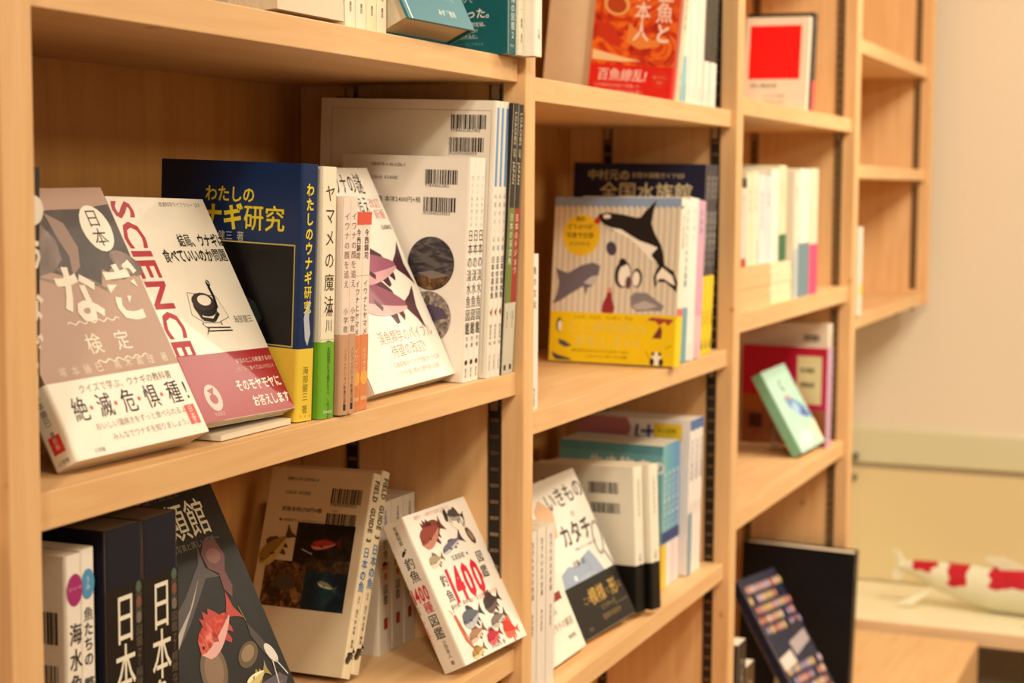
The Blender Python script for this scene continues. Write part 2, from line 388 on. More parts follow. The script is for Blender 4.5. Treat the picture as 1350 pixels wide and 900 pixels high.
def book(label, P, spine='F', cover='F2ECE0', hard=False, band=None, art=None, group=None, gloss=True, name='book', pages=None, stand=False, lift=0):
    X, Y, zs, yw, rl, ln, t, d, h = P
    M = rotm(yw, rl, ln)
    mz = min((M@Vector((-b*d, a*t, k*h))).z for a in (0,1) for b in (0,1) for k in (0,1))
    e = thing(name, label, 'book', (X, Y, zs-mz+.0003), M.to_euler(), group)
    T, Wd = (t, d) if spine == 'F' else (d, t)
    if spine == 'F': mp = lambda p, q, z: (-p, q, z)
    elif spine == 'L': mp = lambda p, q, z: (-q, p, z)
    else: mp = lambda p, q, z: (-q, t-p, z)
    ct = .0022 if hard else .0005
    ct = min(ct, T*.2)
    r = min(.0022, T*.3)
    cm = NM[cover]() if cover in NM else (glossy(cover) if gloss else pap(cover, .6, .3))
    c_shell('cover', cprofile(Wd, T, r, ct), 0, h, mp, cm, e)
    iz = .003 if hard else .0004; ip = .004 if hard else .0004
    pts = [mp(p, q, 0) for p, q in ((ct*1.05, ct*1.02), (Wd-ip, T-ct*1.02))]
    xs = sorted((pts[0][0], pts[1][0])); ys = sorted((pts[0][1], pts[1][1]))
    V, F = box_vf(xs[0], xs[1], ys[0], ys[1], iz, h-iz)
    mesh_obj('page_block', V, F, pages or PAGES, e)
    if band:
        bh, bc_ = band
        c_shell('belly_band', cprofile(Wd, T, r, .0002, over=.00035, pmax=Wd-.0005), .0003, bh, mp, glossy(bc_), e)
    if art:
        pr = Printer(t, d, h); pr.L8 = 5.0
        art(pr, t*1000, d*1000, h*1000); pr.done(e)
    if stand:
        # clear acrylic easel behind the leaning book
        V, F = [], []
        y0, y1 = t*.3, t*.7
        box_vf(-d-.0028, -d-.0012, y0, y1, .006, h*.72, V, F)
        a = mesh_obj('plate', V, F, ACR)
        st = thing('book_stand', 'clear acrylic easel behind the '+stand, 'book stand', e.location, M.to_euler())
        a.parent = st
        # strut: from plate top down to shelf
        top = M@Vector((-d-.004, 0, h*.55)); zt = -(zs-mz) + zs  # local world z of shelf rel. to origin = mz
        c0 = (M.inverted()@(Vector((top.x-.006, top.y, mz+.0025-lift))))
        V = []; F = []
        p1 = Vector((-d-.004, 0, h*.55)); p2 = Vector((c0.x, 0, c0.z))
        n = (p2-p1).normalized(); k = Vector((n.z, 0, -n.x))*.001
        for yy in (y0, y1):
            for p in (p1-k, p1+k, p2+k, p2-k): V.append((p.x, yy, p.z))
        F = [(0,1,2,3), (7,6,5,4), (0,4,5,1), (1,5,6,2), (2,6,7,3), (3,7,4,0)]
        b = mesh_obj('strut', V, F, ACR); b.parent = st
        if lift:
            V, F = box_vf(-.05, .004, y0-.02, y1+.028, mz-lift+.0006, mz-.0012)
            MI = M.inverted(); V = [tuple(MI@Vector(v)) for v in V]
            b = mesh_obj('tray', V, F, pap('E6DAC4', .35, .5, .3)); b.parent = st
    return e
def acr():
    m, N, L, b = newmat('clear_acrylic'); b.inputs['Base Color'].default_value = (.95, .95, .95, 1)
    b.inputs['Transmission Weight'].default_value = .9; b.inputs['Roughness'].default_value = .05; b.inputs['IOR'].default_value = 1.49
    return m
ACR = acr()
BL = 5.5   # lift of print that lies on a belly band
# ================================================================ bay 1, middle shelf
Z2, Z3, Z1 = 1.124, .852, 1.4225
def a_eel_spine(p, t, d, h):
    p.rect('F', 0, 62, t, h-62, '2A2220'); p.ell('F', t*.6, h-26, 9, 9, 'F4ECDC', 1)
    for ch, y in zip('うなぎ', (h-42, h-72, h-100)): p.text('F', ch, t*.62, y, 22, 'F4ECDC', vert=True, cen=True, bold=.03, sx=.8)
    p.text('F', '塚本勝巳', t*.5, 60, 7, '2A2220', vert=True, cen=True); p.text('F', '小学館', t*.5, 14, 3.5, '2A2220', vert=True, cen=True)
book('black-spined eel quiz book shelved upright against the left post', (-.043, .8037, Z2, 0, 1.6, 0, .014, .128, .187), art=a_eel_spine)

def a_eel(p, w, d, h):
    w = 130; S = 'F6EEDD'
    p.rect('F', 0, 52, w, h-52.2, 'B08A72')
    p.poly('F', [(2, 160), (30, 166), (70, 170), (100, 170), (w, 173), (w, 120), (112, 116), (96, 125), (88, 112), (70, 118), (40, 128), (2, 134)], '*eel_dark', 1)
    p.poly('F', [(2, 178), (22, 176), (38, 168), (56, 160), (64, 148), (62, 134), (50, 126), (28, 122), (2, 126)], '*eel_grey', 2)
    p.poly('F', [(64, 168), (78, 160), (82, 142), (76, 128), (66, 122), (70, 136), (66, 152)], '937260', 2)
    p.ell('F', 122, 128, 15, 8, '*eel_grey', 3, rot=-.5); p.ell('F', 110, 122, 12, 5, '957664', 2, rot=.4)
    p.line('F', [(54, 128), (66, 120), (80, 118), (92, 110)], 2.5, '7A5E4E', 2); p.line('F', [(30, 124), (48, 118), (60, 112)], 2, '8C7060', 2)
    p.ell('F', 108, 155, 14.5, 17.5, S, 4)
    p.text('F', '日本', 108, 170, 14.5, '4A3A2E', vert=True, cen=True, lift=5)
    p.text('F', 'う', 3, 126, 36, S, bold=.02, sx=.85, skew=.05, lift=5); p.text('F', 'な', 44, 92, 44, S, bold=.03, sx=.9, lift=5)
    p.text('F', 'ぎ', 90, 90, 46, S, bold=.03, sx=.85, lift=5)
    for y in (89, 61):
        pts = [(30+i*1.5+(24 if y < 80 else 12), y+1.1*math.sin(i*1.05)) for i in range(34)]
        p.line('F', pts, .8, S, 2)
    p.text('F', '検', 50, 68, 15, S, lift=2, bold=.01); p.text('F', '定', 78, 68, 15, S, lift=2, bold=.01)
    p.text('F', '塚 本 勝 巳   黒 木 真 理  著', 16, 55, 7, 'EFE2CE', sp=1.15)
    B = BL
    p.text('F', 'クイズで学ぶ、ウナギの教科書', 26, 42.5, 6.4, '6B5443', lift=B, sp=1.02)
    x = 13
    for i, ch in enumerate('絶滅危惧種'):
        p.text('F', ch, x, 25.5, 17.5, '33261E', lift=B, sx=.82, bold=.012); x += 17.8
        if i < 4: p.ell('F', x-.2, 32, 1.5, 1.5, 'D8322E', B); x += 5.2
    p.text('F', '!', x+.3, 26, 18, '33261E', lift=B)
    p.text('F', 'おいしい蒲焼きをずっと食べられるよう、', 27, 17, 5.3, '8A7464', lift=B)
    p.text('F', 'みんなでウナギを知りましょう。', 38, 8.5, 5.3, '8A7464', lift=B)
    p.rect('F', 116, 7.5, 10.5, 14, 'DC3A30', B); p.text('F', '日本', 121.2, 21, 5, 'F8E8DC', vert=True, cen=True, lift=B+1); p.text('F', '検定', 121.2, 12.5, 3.6, 'F8E8DC', vert=True, cen=True, lift=B+1)
    p.text('F', '小学館', 17, 3, 3.4, '4A3A30', lift=B)
    c = d/2
    p.rect('L', 0, 52, d, h-52, '8A6E5C')
    p.text('L', '塚本勝巳', c, 50, 5.6, '5A463A', vert=True, cen=True, lift=B); p.text('L', '著', c, 24.5, 3.6, '5A463A', vert=True, cen=True, lift=B)
    p.rect('L', c-5, 10, 10, 11.5, 'DC3A30', B); p.text('L', '日本', c, 20.5, 4.2, 'F8E8DC', vert=True, cen=True, lift=B+1); p.text('L', '小学館', c-5.2, 3, 3.4, '4A3A30', lift=B)
book('dusty pink eel quiz paperback with cream band, leaning back by the left post',
     (-.0221, .8274, Z2, -3.9, -.8, 28.3, .1305, .0193, .186), 'L', 'C4A48E', band=(.0515, 'F4ECDC'), art=a_eel, stand='dusty pink eel quiz paperback')

def a_sci(p, w, d, h):
    R = 'A32630'; p.k = (.911, .965); w, h = 128.3, 181.8
    p.rect('F', 0, 0, w, h, 'F3EAD8')
    p.text('F', 'SCIENCE', 3, h-2, 35, 'B83A48', rot=-90, bold=.022, sx=.95, sp=.95, lift=1)
    p.rect('F', 0, 0, 26, 53, R, 0); 
    p.text('F', '岩波科学ライブラリー 274', 64, 174.5, 4.6, '5E5248')
    p.text('F', '結局、ウナギは', 68, 141, 11.6, '1C1612', bold=.03, sx=.78, sp=1.0, lift=3); p.text('F', '食べていいのか問題', 40, 128, 12, '1C1612', bold=.03, sx=.80, lift=3)
    # eel bowl on a tray, chopsticks
    p.poly('F', [(44, 84), (50, 102), (86, 98), (92, 80), (74, 76), (56, 77)], 'EFE5D2', 2); p.line('F', [(44, 84), (50, 102), (86, 98), (92, 80), (74, 76), (56, 77), (44, 84)], .5, '3A302A', 3)
    p.ell('F', 66, 90, 15.5, 8.5, '16110E', 3); p.ell('F', 66, 94, 15, 7.5, '3A2C24', 4); p.ell('F', 68, 95, 9, 4.4, 'F3EAD8', 5)
    p.line('F', [(52, 90), (56, 80), (70, 78), (80, 84)], 3.2, '16110E', 5); p.line('F', [(81, 88), (83, 98), (82, 106), (84, 110)], 3.4, '16110E', 5)
    p.ell('F', 83, 109, 2.6, 3, '16110E', 5); p.line('F', [(82, 112), (83.5, 108)], .8, 'F3EAD8', 6)
    p.line('F', [(56, 73), (88, 71.5)], 1.1, '2A201A', 3); p.line('F', [(56, 70), (89, 69)], 1.1, '2A201A', 3); p.poly('F', [(52, 76), (60, 72), (52, 66), (57, 72)], '6A5A4A', 4)
    p.line('F', [(54, 77), (53, 75)], 1.4, '3A302A', 3); p.line('F', [(78, 77), (78, 74)], 1.4, '3A302A', 3)
    p.text('F', '海部健三', 97, 75, 7, '5A4C40', sx=.95)
    B = BL
    p.text('F', '本当のところ絶滅するの?', 74, 42, 4.6, 'F0D8C8', lift=B); p.text('F', '土用の丑に食べてはいけない?', 68, 35.5, 4.2, 'E6C0B4', lift=B)
    p.text('F', 'そのモヤモヤに', 60, 20.5, 10, 'FBF2E4', bold=.025, sx=.92, lift=B); p.text('F', 'お答えします', 74, 7, 9.6, 'FBF2E4', bold=.025, sx=.92, lift=B)
    p.ell('F', 25, 18, 10, 10.5, 'E9C4B8', B); p.ell('F', 25, 17, 5, 4, R, B+1); p.poly('F', [(20, 24), (26, 20), (30, 26)], R, B+1); p.text('F', '岩波書店', 18, 4, 3.4, 'E6C0B4', lift=B)
book('cream and crimson SCIENCE booklet about eating eels, leaning back beside the pink eel book',
     (-.0240, .9678, Z2+.006, -1.8, 1.3, 28.4, .1169, .0120, .1754), 'L', 'F3EAD8', band=(.0502, 'A32630'), art=a_sci, stand='SCIENCE booklet about eels', lift=.006)

def a_blue(p, t, d, h):
    Yl = 'E9D22E'
    p.text('L', 'わたしの', 47, 163, 13, Yl, bold=.02, sp=.98); p.text('L', 'ウナギ研究', 24, 143, 20.5, Yl, bold=.035, sp=1.02, sx=1)
    p.text('L', '海部健三 著', 45, 133.5, 7.6, 'C8C2A8', sp=1.05)
    p.rect('L', 12, 56, 127, 69.5+7, 'C9B860'); p.rect('L', 13, 57, 125, 67.5+7, '*deepsea', 1)
    p.poly('L', [(70, 57), (74, 78), (86, 92), (100, 88), (108, 76), (100, 62), (96, 57)], '2C3432', 2); p.ell('L', 84, 80, 12, 5, '3A4440', 3, rot=.5)
    p.poly('L', [(20, 60), (40, 72), (64, 70), (60, 60)], '171A1A', 2)
    p.text('F', 'わたしのウナギ研究', t/2, h-14, 10.3, Yl, vert=True, cen=True, bold=.03, sx=.85, sp=1.06)
    p.poly('F', [(8, 62), (6, 78), (9, 88), (13, 92), (12, 78), (14, 66), (11, 57)], 'B8C0C8', 2)
    B = BL
    p.text('F', '海部健三 著', t/2, 42, 6.6, '8A7A2A', vert=True, cen=True, lift=B, bold=.01); p.text('F', 'さ・え・ら', 4, 3, 2.6, '6B5C1A', lift=B)
book('dark blue eel research hardcover with yellow lettering and yellow band, spine out',
     (-.0208, 1.0855, Z2, -10.6, 1.0, -1.8, .0192, .1438, .1928), 'F', '0A2A5A', hard=True, band=(.055, 'EBCB45'), art=a_blue)

def a_yam(p, t, d, h):
    p.text('F', 'ヤマメの魔法', t/2+.5, h-13, 14, '4C3A2C', vert=True, cen=True, sx=.85, sp=1.2); p.text('F', '湯川 豊', t/2+1, 88, 10.5, '4C3A2C', vert=True, cen=True, sx=.8, sp=1.1)
    p.rect('F', 0, 60, t, .5, 'C8BFA4'); p.text('F', '水面遥かなる魚たちへ、ようこそ', t/2+1, 55, 4.6, '2C4A18', vert=True, cen=True, sp=.8, lift=BL); p.text('F', '筑摩書房', 4, 4, 2.8, 'E6F0D0', lift=BL)
book('cream book with brown lettering and bright green band, right of the dark blue hardcover',
     (-.0133, 1.1085, Z2, -9, 1.2, -.5, .0180, .130, .191), 'F', 'EFE6CC', band=(.0585, '6FAE2C'), art=a_yam)
def a_iwana(txt, sub):
    def f(p, t, d, h):
        p.text('F', txt, t/2, h-12, 6.6, '8A7268', vert=True, cen=True, sp=1.12); p.text('F', sub, t/2, 83, 5.8, '8A7268', vert=True, cen=True, sp=1.2)
        p.text('F', 'ノンフィクション新書百選', t/2, 52, 3.6, '5A3A2C', vert=True, cen=True, lift=BL); p.rect('F', t/2-1.6, 3.5, 3.2, 5, '3A2A20', BL)
    return f
for k, l in enumerate(('first slim pinkish white paperback with tan band, touching the green-banded book', 'second slim pinkish white paperback with tan band, touching the two red-topped spines')):
    book(l, (-.0067, 1.1285+.0112*k, Z2, -8, 2.7, .4, .0108, .105, .168), 'F', 'EBD9CB', band=(.062, 'C89A78'), art=a_iwana('イワナの顔を追え', '小学館文庫'), group='pinkish white paperbacks with tan bands')
def a_imani(p, t, d, h):
    p.rect('F', 0, h-10, t, 10, 'DC5A48'); p.text('F', '今西錦司', t/2, h-13, 6, '4A3A34', vert=True, cen=True, bold=.02, sp=1.0)
    p.rect('F', 0, h-50, t, .4, 'B8A69A'); p.text('F', 'イワナとヤマメ', t/2, h-53, 6, '6A544A', vert=True, cen=True, sp=1.05); p.text('F', '平凡社ライブラリー', t/2, h-96, 2.3, 'D05040', vert=True, cen=True)
    p.text('F', 'イワナと', t/2, 50, 5, 'F6D8B8', vert=True, cen=True, lift=BL); p.ell('F', t/2, 26, t*.38, t*.45, 'EDB25A', BL); p.rect('F', t*.2, 8, t*.6, 3, 'E8B080', BL)
for k, l in enumerate(('red-topped white paperback with orange band, left one of the pair', 'red-topped white paperback with orange band, right one of the pair')):
    book(l, (-.0121, 1.1555+.0133*k, Z2, -7, .9, -1.1, .0130, .105, .1565), 'F', 'F0E2D4', band=(.060, 'DE8A58'), art=a_imani, group='red-topped paperbacks with orange bands')

def a_char(p, w, d, h):
    p.text('F', 'イワナの謎', 66, 181, 22, '3A2E28', sx=.62, sp=1.02, lift=1); p.text('F', 'を追え', 96, 160, 20, '3A2E28', sx=.6, lift=1)
    p.text('F', '改訂', 132, 166, 10, 'E08A8C', lift=1); p.text('F', '新版', 134, 155, 10, 'E08A8C', lift=1); p.text('F', '石城謙吉', 136, 144, 5, '5A4C44')
    p.fish('F', 98, 108, 112, 2, 'A05C74', 'D8A8AC', '4E2834', fat=.25, lift=2)
    p.fish('F', 88, 76, 112, -9, '9A5A6E', 'E0B8B6', '5A3440', fat=.27, lift=2)
    p.rect('F', 0, 0, w, 50, 'F6F0E4', 1)
    p.text('F', '渓魚類学のバイブル', 44, 40, 12.6, 'B09A88', sx=.92, lift=3); p.text('F', '待望の改訂!', 58, 27, 12.6, 'B09A88', lift=3)
    p.text('F', '日本各地のイワナの生態がわかる本', 52, 17.5, 5.6, 'C4AE9E', lift=3); p.text('F', 'イワナを追い求めた研究者の記録', 50, 9.5, 5.6, 'C4AE9E', lift=3)
book('white paperback with two pink fish, leaning back before the barcoded guides',
     (-.0224, 1.217, Z2, 0, -.6, 25.6, .158, .016, .205), 'L', 'F6F0E4', art=a_char, stand='white paperback with pink fish')

def a_fresh(main):
    def f(p, t, d, h):
        if main:
            p.text('L', 'ISBN978-4-416-62116-5', 31, 193, 4.4, '6A5C50', sx=.9); p.text('L', 'C0645 ¥2400E', 31, 181, 4.4, '6A5C50')
            p.text('L', '定価 本体2400円+税', 33, 161, 5.6, '4A3E34', bold=.01)
            p.barcode('L', 89, 178, 34, 13, num='9784416621165'); p.barcode('L', 88, 153, 34, 13, num='1920645024003')
            p.ell('L', 98, 106, 24.5, 24.5, '*grey_stream', 1, n=36); p.poly('L', [(80, 118), (96, 112), (112, 104), (104, 102), (88, 108)], '5A5450', 2)
            p.poly('L', [(80, 92), (98, 94), (120, 96), (114, 88), (98, 82), (86, 86)], '*brown_rock', 2); p.poly('L', [(84, 97), (100, 100), (117, 96), (100, 92)], '7C6E64', 3)
            p.ell('L', 97, 57, 24, 24, '*pebbles', 1, n=36); p.poly('L', [(88, 64), (98, 69), (112, 66), (118, 58), (104, 54), (92, 50)], '54435C', 2)
        p.text('F', 'フィールドガイド', t/2, h-16, 5, '9A8C80', vert=True, cen=True, sp=1.2); p.text('F', '日本の淡水魚図鑑', t/2, h-64, 12, '3E3630', vert=True, cen=True, sx=.72, sp=1.0, bold=.005)
        p.text('F', '田口 哲 著', t/2, 52, 4.2, '6A5C50', vert=True, cen=True); p.ell('F', t/2, 18, 2.4, 2.4, '3A302A', 2); p.text('F', '誠文堂', t/2, 13, 3, '4A3E34', vert=True, cen=True)
    return f
FG = ('front copy of the white freshwater guides, round stream photos on its back cover', 'middle copy of the three white freshwater fish guides', 'rear copy of the white freshwater fish guides, touching the taller blue-striped set')
for k, l in enumerate(FG):
    q = math.radians(-7.3)
    book(l, (-.0152+.0112*k*math.sin(-q)*0, 1.3743+.0114*k, Z2, -4.6, 1.0, -1.7, .0111, .1349, .203), 'F', 'EFE6DA', art=a_fresh(k == 0), group='white freshwater fish guides')
def a_big(main):
    def f(p, t, d, h):
        if main:
            p.barcode('L', 139, 229, 36, 13, num='9784635063463'); p.barcode('L', 138, 208, 36, 13, num='1920045016004')
            p.line('L', [(12, 4), (12, 246), (180, 246), (180, 4)], .5, 'B8A894', 1)
        p.rect('F', t*.28, h-78, t*.42, 72, '5F93C8'); p.text('F', '山溪カラー名鑑', t/2, h-84, 5, '7A96B4', vert=True, cen=True, sp=1.6)
        p.text('F', '日本の淡水魚', t/2, h-142, 6.6, '3A4048', vert=True, cen=True, bold=.02); p.poly('F', [(t*.25, h-194), (t*.7, h-190), (t*.6, h-198)], '8A3A34', 2)
        p.text('F', '細谷和海 編', t/2, h-205, 3.6, '4A4440', vert=True, cen=True); p.text('F', '山と溪谷社', t/2, 22, 3, '5A5048', vert=True, cen=True)
    return f
for k, l in enumerate(('front copy of the tall blue-striped guides, barcodes on its cream back cover', 'middle copy of the tall blue-striped fish guides', 'rear copy of the tall blue-striped fish guides, touching the black spines')):
    book(l, (-.0100, 1.4166+.0107*k, Z2, -1.8, .6, -1.8, .0106, .1845, .2552), 'F', 'EDE3D4', hard=False, art=a_big(k == 0), group='tall blue-striped fish guides')
def a_loach(c, tt):
    def f(p, t, d, h):
        p.rect('F', 0, 68, t, h-165, c); p.rect('F', 0, 0, t, 68, 'C9C2AE', 0)
        p.text('F', 'LOACHES OF JAPAN', t*.25, h-8, 6.6, 'CFC4A8', rot=-90, bold=.01); p.text('F', tt, t/2, h-102, 7.5, 'E4DCC8', vert=True, cen=True, sp=1.1)
        p.text('F', '写真と文', t/2, 60, 4, '6A6054', vert=True, cen=True); p.rect('F', t*.3, 4, t*.4, 5, '2A241E', 1)
    return f
book('tall thin book, black spine above an olive green strip', (-.0086, 1.4495, Z2, -1.8, -.3, -2.8, .0122, .19, .2546), 'F', '241E1A', art=a_loach('6A7E34', '日本の渓流魚'))
book('tall thin book, black spine above a dark red strip, against the middle post', (-.0086, 1.4625, Z2, -1.8, -.3, -2.8, .0122, .19, .2540), 'F', '1C1816', art=a_loach('9A2A22', '日本のドジョウ'))

# ================================================================ bay 1, lower shelf
def a_sea(p, t, d, h):
    p.ell('F', t/2+.5, h-22, 7.6, 10, 'A02A6C', 2, n=24); p.text('F', 'ピーシーズ', t/2-5, h-22, 2.4, 'F0C8D8', lift=3); p.text('F', '海水魚', t/2+.5, h-42, 14.5, '2C241E', vert=True, cen=True, bold=.035, sp=1.1, sx=.85)
    p.ell('F', t/2+1, h-101, 5, 6.5, '5FA3C4', 2); p.text('F', '1000', t/2-7, h-119, 8.6, 'CC2C4C', bold=.03, lift=2); p.text('F', '種', t/2+1, h-122, 5.5, '2C241E', vert=True, cen=True)
    p.text('F', '図鑑', t/2+1, h-140, 7, '2C241E', vert=True, cen=True)
    p.barcode('L', d-36, h-55, 30, 20); p.barcode('L', d-36, h-88, 30, 20)
book('white paperback with magenta dot and black lettering, at the left end of the lower shelf', (-.02, .8110, Z3, 0, 0, 0, .0150, .15, .2262), 'F', 'EDE4D6', art=a_sea)
def a_watch(p, t, d, h):
    p.ell('F', t/2, h-22, 6.4, 9.5, '4C93BE', 2, n=24); p.text('F', 'うみ', t/2, h-17, 4.5, 'D6E8F0', vert=True, cen=True, lift=3)
    p.text('F', '魚たちの', t/2, h-36, 9.4, '2C241E', vert=True, cen=True, bold=.02); p.text('F', '繁殖', t/2, h-80, 10.5, '2C241E', vert=True, cen=True, bold=.04); p.text('F', 'ウォッチング', t/2+.5, h-104, 7, '2C241E', vert=True, cen=True, bold=.01)
    p.ell('F', t/2, 62, 5, 7, '4C93BE', 2); p.text('F', '海の宝箱', t/2, 48, 6, '2C6C94', vert=True, cen=True)
book('white paperback with blue dot, between the magenta-dotted one and the black volumes', (-.0215, .8268, Z3, 0, 0, 0, .0140, .15, .2268), 'F', 'EFE8DC', art=a_watch)
def a_fishes(p, t, d, h):
    p.rect('F', 0, 0, t, h-38, '080607', 0)
    p.text('F', '日本魚類館', t*.50, h-41, 36, 'EDE6D2', vert=True, cen=True, sx=.62, sp=.93, bold=.012)
    p.text('F', '小学館の図鑑Z～精緻な写真と詳しい解説～', t*.88, h-38, 7.2, '6A5E50', vert=True, cen=True, sp=1.0)
    for k, c in enumerate(('4A6A5A', '8A4A3A', '7A7468')): p.ell('F', t*.88, h-42-k*10, 3, 4, c, 1, n=8)
    p.ell('F', t*.55, 30, 10, 7, 'C8362C', 2); p.text('F', '小学館', t*.5, 18, 5, 'D8D0C0', vert=True, cen=True)
for k, l in enumerate(('first thick black fish encyclopedia spine, beside the blue-dotted paperback', 'second thick black fish encyclopedia spine, beside its leaning copy')):
    book(l, (-.02, .8495+.0397*k, Z3, 0, 0, 0, .0392, .16, .2343), 'F', '0A0E20', hard=False, gloss=False, art=a_fishes, group='thick black fish encyclopedias', pages=pap('7A6246', .8, .2))
def a_fishes_face(p, w, d, h):
    p.text('F', '日本魚類館', 6, 194, 31, 'EDE6C8', sx=.86, bold=.012, lift=2); p.text('F', '小学館の図鑑Z', 50, 225, 9, '6A6458', lift=2, sp=1.1)
    p.text('F', '～精緻な写真と詳しい解説～', 62, 184, 6.2, '8A8272', lift=2, sp=1.0)
    p.poly('F', [(2, 120), (40, 134), (74, 152), (98, 168), (104, 172), (112, 186), (110, 168), (124, 158), (106, 160), (92, 150), (66, 132), (30, 112), (2, 104)], '4E4644', 2)
    p.poly('F', [(2, 112), (40, 124), (74, 143), (98, 162), (80, 146), (44, 120), (2, 100)], 'B8AEA6', 3)
    p.fish('F', 96, 122, 66, 22, '*redfish', 'D8A49A', 'B03830', fat=.34, spiky=True, lift=3)
    p.poly('F', [(112, 178), (122, 188), (136, 184), (140, 172), (132, 160), (134, 148), (128, 140), (122, 148), (124, 160), (114, 166)], '6A3A3C', 3); p.ell('F', 126, 174, 9, 6, '8A5A54', 4)
    p.ell('F', 72, 96, 20, 15, '6A5442', 3, rot=.9); p.ell('F', 72, 96, 15, 10.5, '846A52', 4, rot=.9); p.line('F', [(66, 78), (70, 66), (84, 60), (88, 68)], 1.2, '6A5442', 3)
    p.ell('F', 118, 96, 15, 8, '5E4A34', 3, rot=.3); p.ell('F', 118, 97, 10, 5, '8A7454', 4, rot=.3)
    p.poly('F', [(132, 118), (140, 106), (148, 92), (150, 82), (142, 84), (136, 96), (130, 108)], '3E3A36', 3); p.ell('F', 146, 90, 5, 9, 'D8D0C8', 4, rot=.5)
    p.line('F', [(144, 84), (140, 66)], 1.2, 'D8D0C8', 4); p.line('F', [(148, 84), (156, 70)], 1.2, 'D8D0C8', 4); p.line('F', [(132, 120), (130, 132)], 1, '6A7440', 4)
    p.fish('F', 118, 78, 34, 190, 'C8B878', 'EDE4BC', '9A8648', fat=.24, lift=4, flip=-1)
    p.poly('F', [(52, 44), (80, 62), (112, 72), (146, 74), (154, 68), (140, 58), (104, 54), (76, 46), (60, 40)], '544A54', 3); p.poly('F', [(58, 44), (84, 56), (116, 64), (148, 68), (110, 58), (78, 47)], '7E727C', 4)
    p.poly('F', [(4, 84), (14, 70), (16, 50), (28, 38), (24, 36), (12, 46), (8, 62), (2, 74)], 'B8AC8C', 3)
    B = BL
    p.text('F', '日本を代表する海水魚・淡水魚を', 52, 24, 8.4, '5A4C78', lift=B, bold=.01, sx=.92); p.text('F', '約1,400種類掲載。', 62, 12, 9.2, '5A4C78', lift=B, bold=.01)
    p.text('F', 'さかな', 147, 36, 12.5, '6A5C9A', vert=True, cen=True, lift=B, bold=.04, sp=1.15)
    p.poly('F', [(60, 0), (100, 14), (130, 8), (128, 0)], 'E8C8C4', B-.5)
book('black fish encyclopedia with a red fish and lilac band, leaning back on the shelf', (.0, .9340, Z3, 0, 0, 26.5, .160, .035, .234), 'L', '*deepsea', band=(.038, 'D2CCDA'), art=a_fishes_face, stand='black fish encyclopedia')
def a_field(main):
    def f(p, t, d, h):
        if main:
            p.text('L', 'ISBN4-09-208005-4', 19, 176, 4.6, '5A4A34', sx=.92); p.text('L', 'C0645 ¥1700E', 19, 163, 4.6, '5A4A34'); p.text('L', '定価:本体1,700円+税', 18, 147, 5, '3A2C20', bold=.01)
            p.text('L', '小学館', 74, 154.8-6, 2.2, '5A4A34'); p.text('L', '●小学館のフィールドガイドシリーズ', 17, 137, 3.4, '3A2C20')
            p.barcode('L', 71, 157, 33, 14, num='9784092080054'); p.barcode('L', 69, 134, 33, 13.5, num='1920645017000')
            p.rect('L', 39, 99, 64, 40-2, '*dark_water', 1); p.rect('L', 10, 57, 46, 43, '*brown_rock', 1); p.rect('L', 56, 57, 47, 43, '*teal_water', 1); p.rect('L', 48, 92, 55, 12, '*dark_rock', 2)
            p.fish('L', 74, 118, 34, 8, 'B03A34', 'D8807A', '5A241E', fat=.26, lift=3, flip=1); p.line('L', [(48, 112), (60, 108)], 1.4, 'A89C94', 3)
            p.fish('L', 82, 80, 22, -14, '8A9478', 'C8CCB0', '4A5444', fat=.24, lift=3, flip=1); p.ell('L', 34, 80, 13, 8, '4E4030', 3); p.ell('L', 24, 70, 8, 5, '32261A', 3)
            p.fish('L', 19, 112, 46, 46, 'A0813C', 'D8C078', '5A4420', fat=.40, lift=3, flip=1)
        p.text('F', 'FIELD GUIDE 3', t*.26, h-6, 10.5, '4A3A26', rot=-90, bold=.04, sx=.70, sp=1.0); p.text('F', '日本の魚', t/2, h-68, 10.5, '2A6CA8', vert=True, cen=True, bold=.03, sx=.95)
        p.text('F', '淡水', t/2, h-113, 3.8, 'B8323A', vert=True, cen=True); p.text('F', '田口 哲 写真・解説', t/2, h-125, 4, '3A2C20', vert=True, cen=True); p.fish('F', t/2, 20, 18, 50, '3A3028', '6A5C4A', '1C1410', lift=2, fat=.4)
    return f
q = math.radians(19.9)
book('cream pocket fish guide with photos and barcodes on its back cover, tipped right', (-.1016, 1.3060, Z3, -5.2, 19.5, 1.6, .0135, .114, .188), 'F', 'E2D3B2', hard=True, art=a_field(True), group='pocket fish guides with blue lettering')
book('second pocket fish guide with blue lettering, tipped against the upright white stack', (-.1016+.0012, 1.3060+.0150, Z3, -5.2, 19.5, 1.6, .0135, .114, .188), 'F', 'E2D3B2', hard=True, art=a_field(False), group='pocket fish guides with blue lettering')
def a_1400s(p, t, d, h):
    c = t/2
    p.text('F', '写真探索', c, h-8, 4.6, '4A3A2C', vert=True, cen=True, bold=.01); p.text('F', '釣魚', c, h-36, 10, '2A201A', vert=True, cen=True); p.text('F', '1400', c-7.5, h-66, 8, 'C82C34', bold=.02, sx=.8)
    p.text('F', '種', c, h-68, 8, 'C82C34', vert=True, cen=True); p.text('F', '図鑑', c, h-80, 10, '2A201A', vert=True, cen=True); p.fish('F', c-1, h-60, 12, 0, '2A201A', '6A5A4A', '2A201A')
    p.rect('F', c-4, 24, 8, 11, 'A82A2A', 2)
for k, l in enumerate(('upright white angling guide, left of the stacked three behind the leaning copy', 'upright white angling guide in the middle of three spines behind the leaning copy', 'upright white angling guide, rightmost of three spines behind the leaning copy')):
    book(l, (-.115, 1.4045+.0262*k, Z3, 0, 0, 0, .0260, .108, .148), 'F', 'E6DAC8', art=a_1400s, group='upright white angling guides')
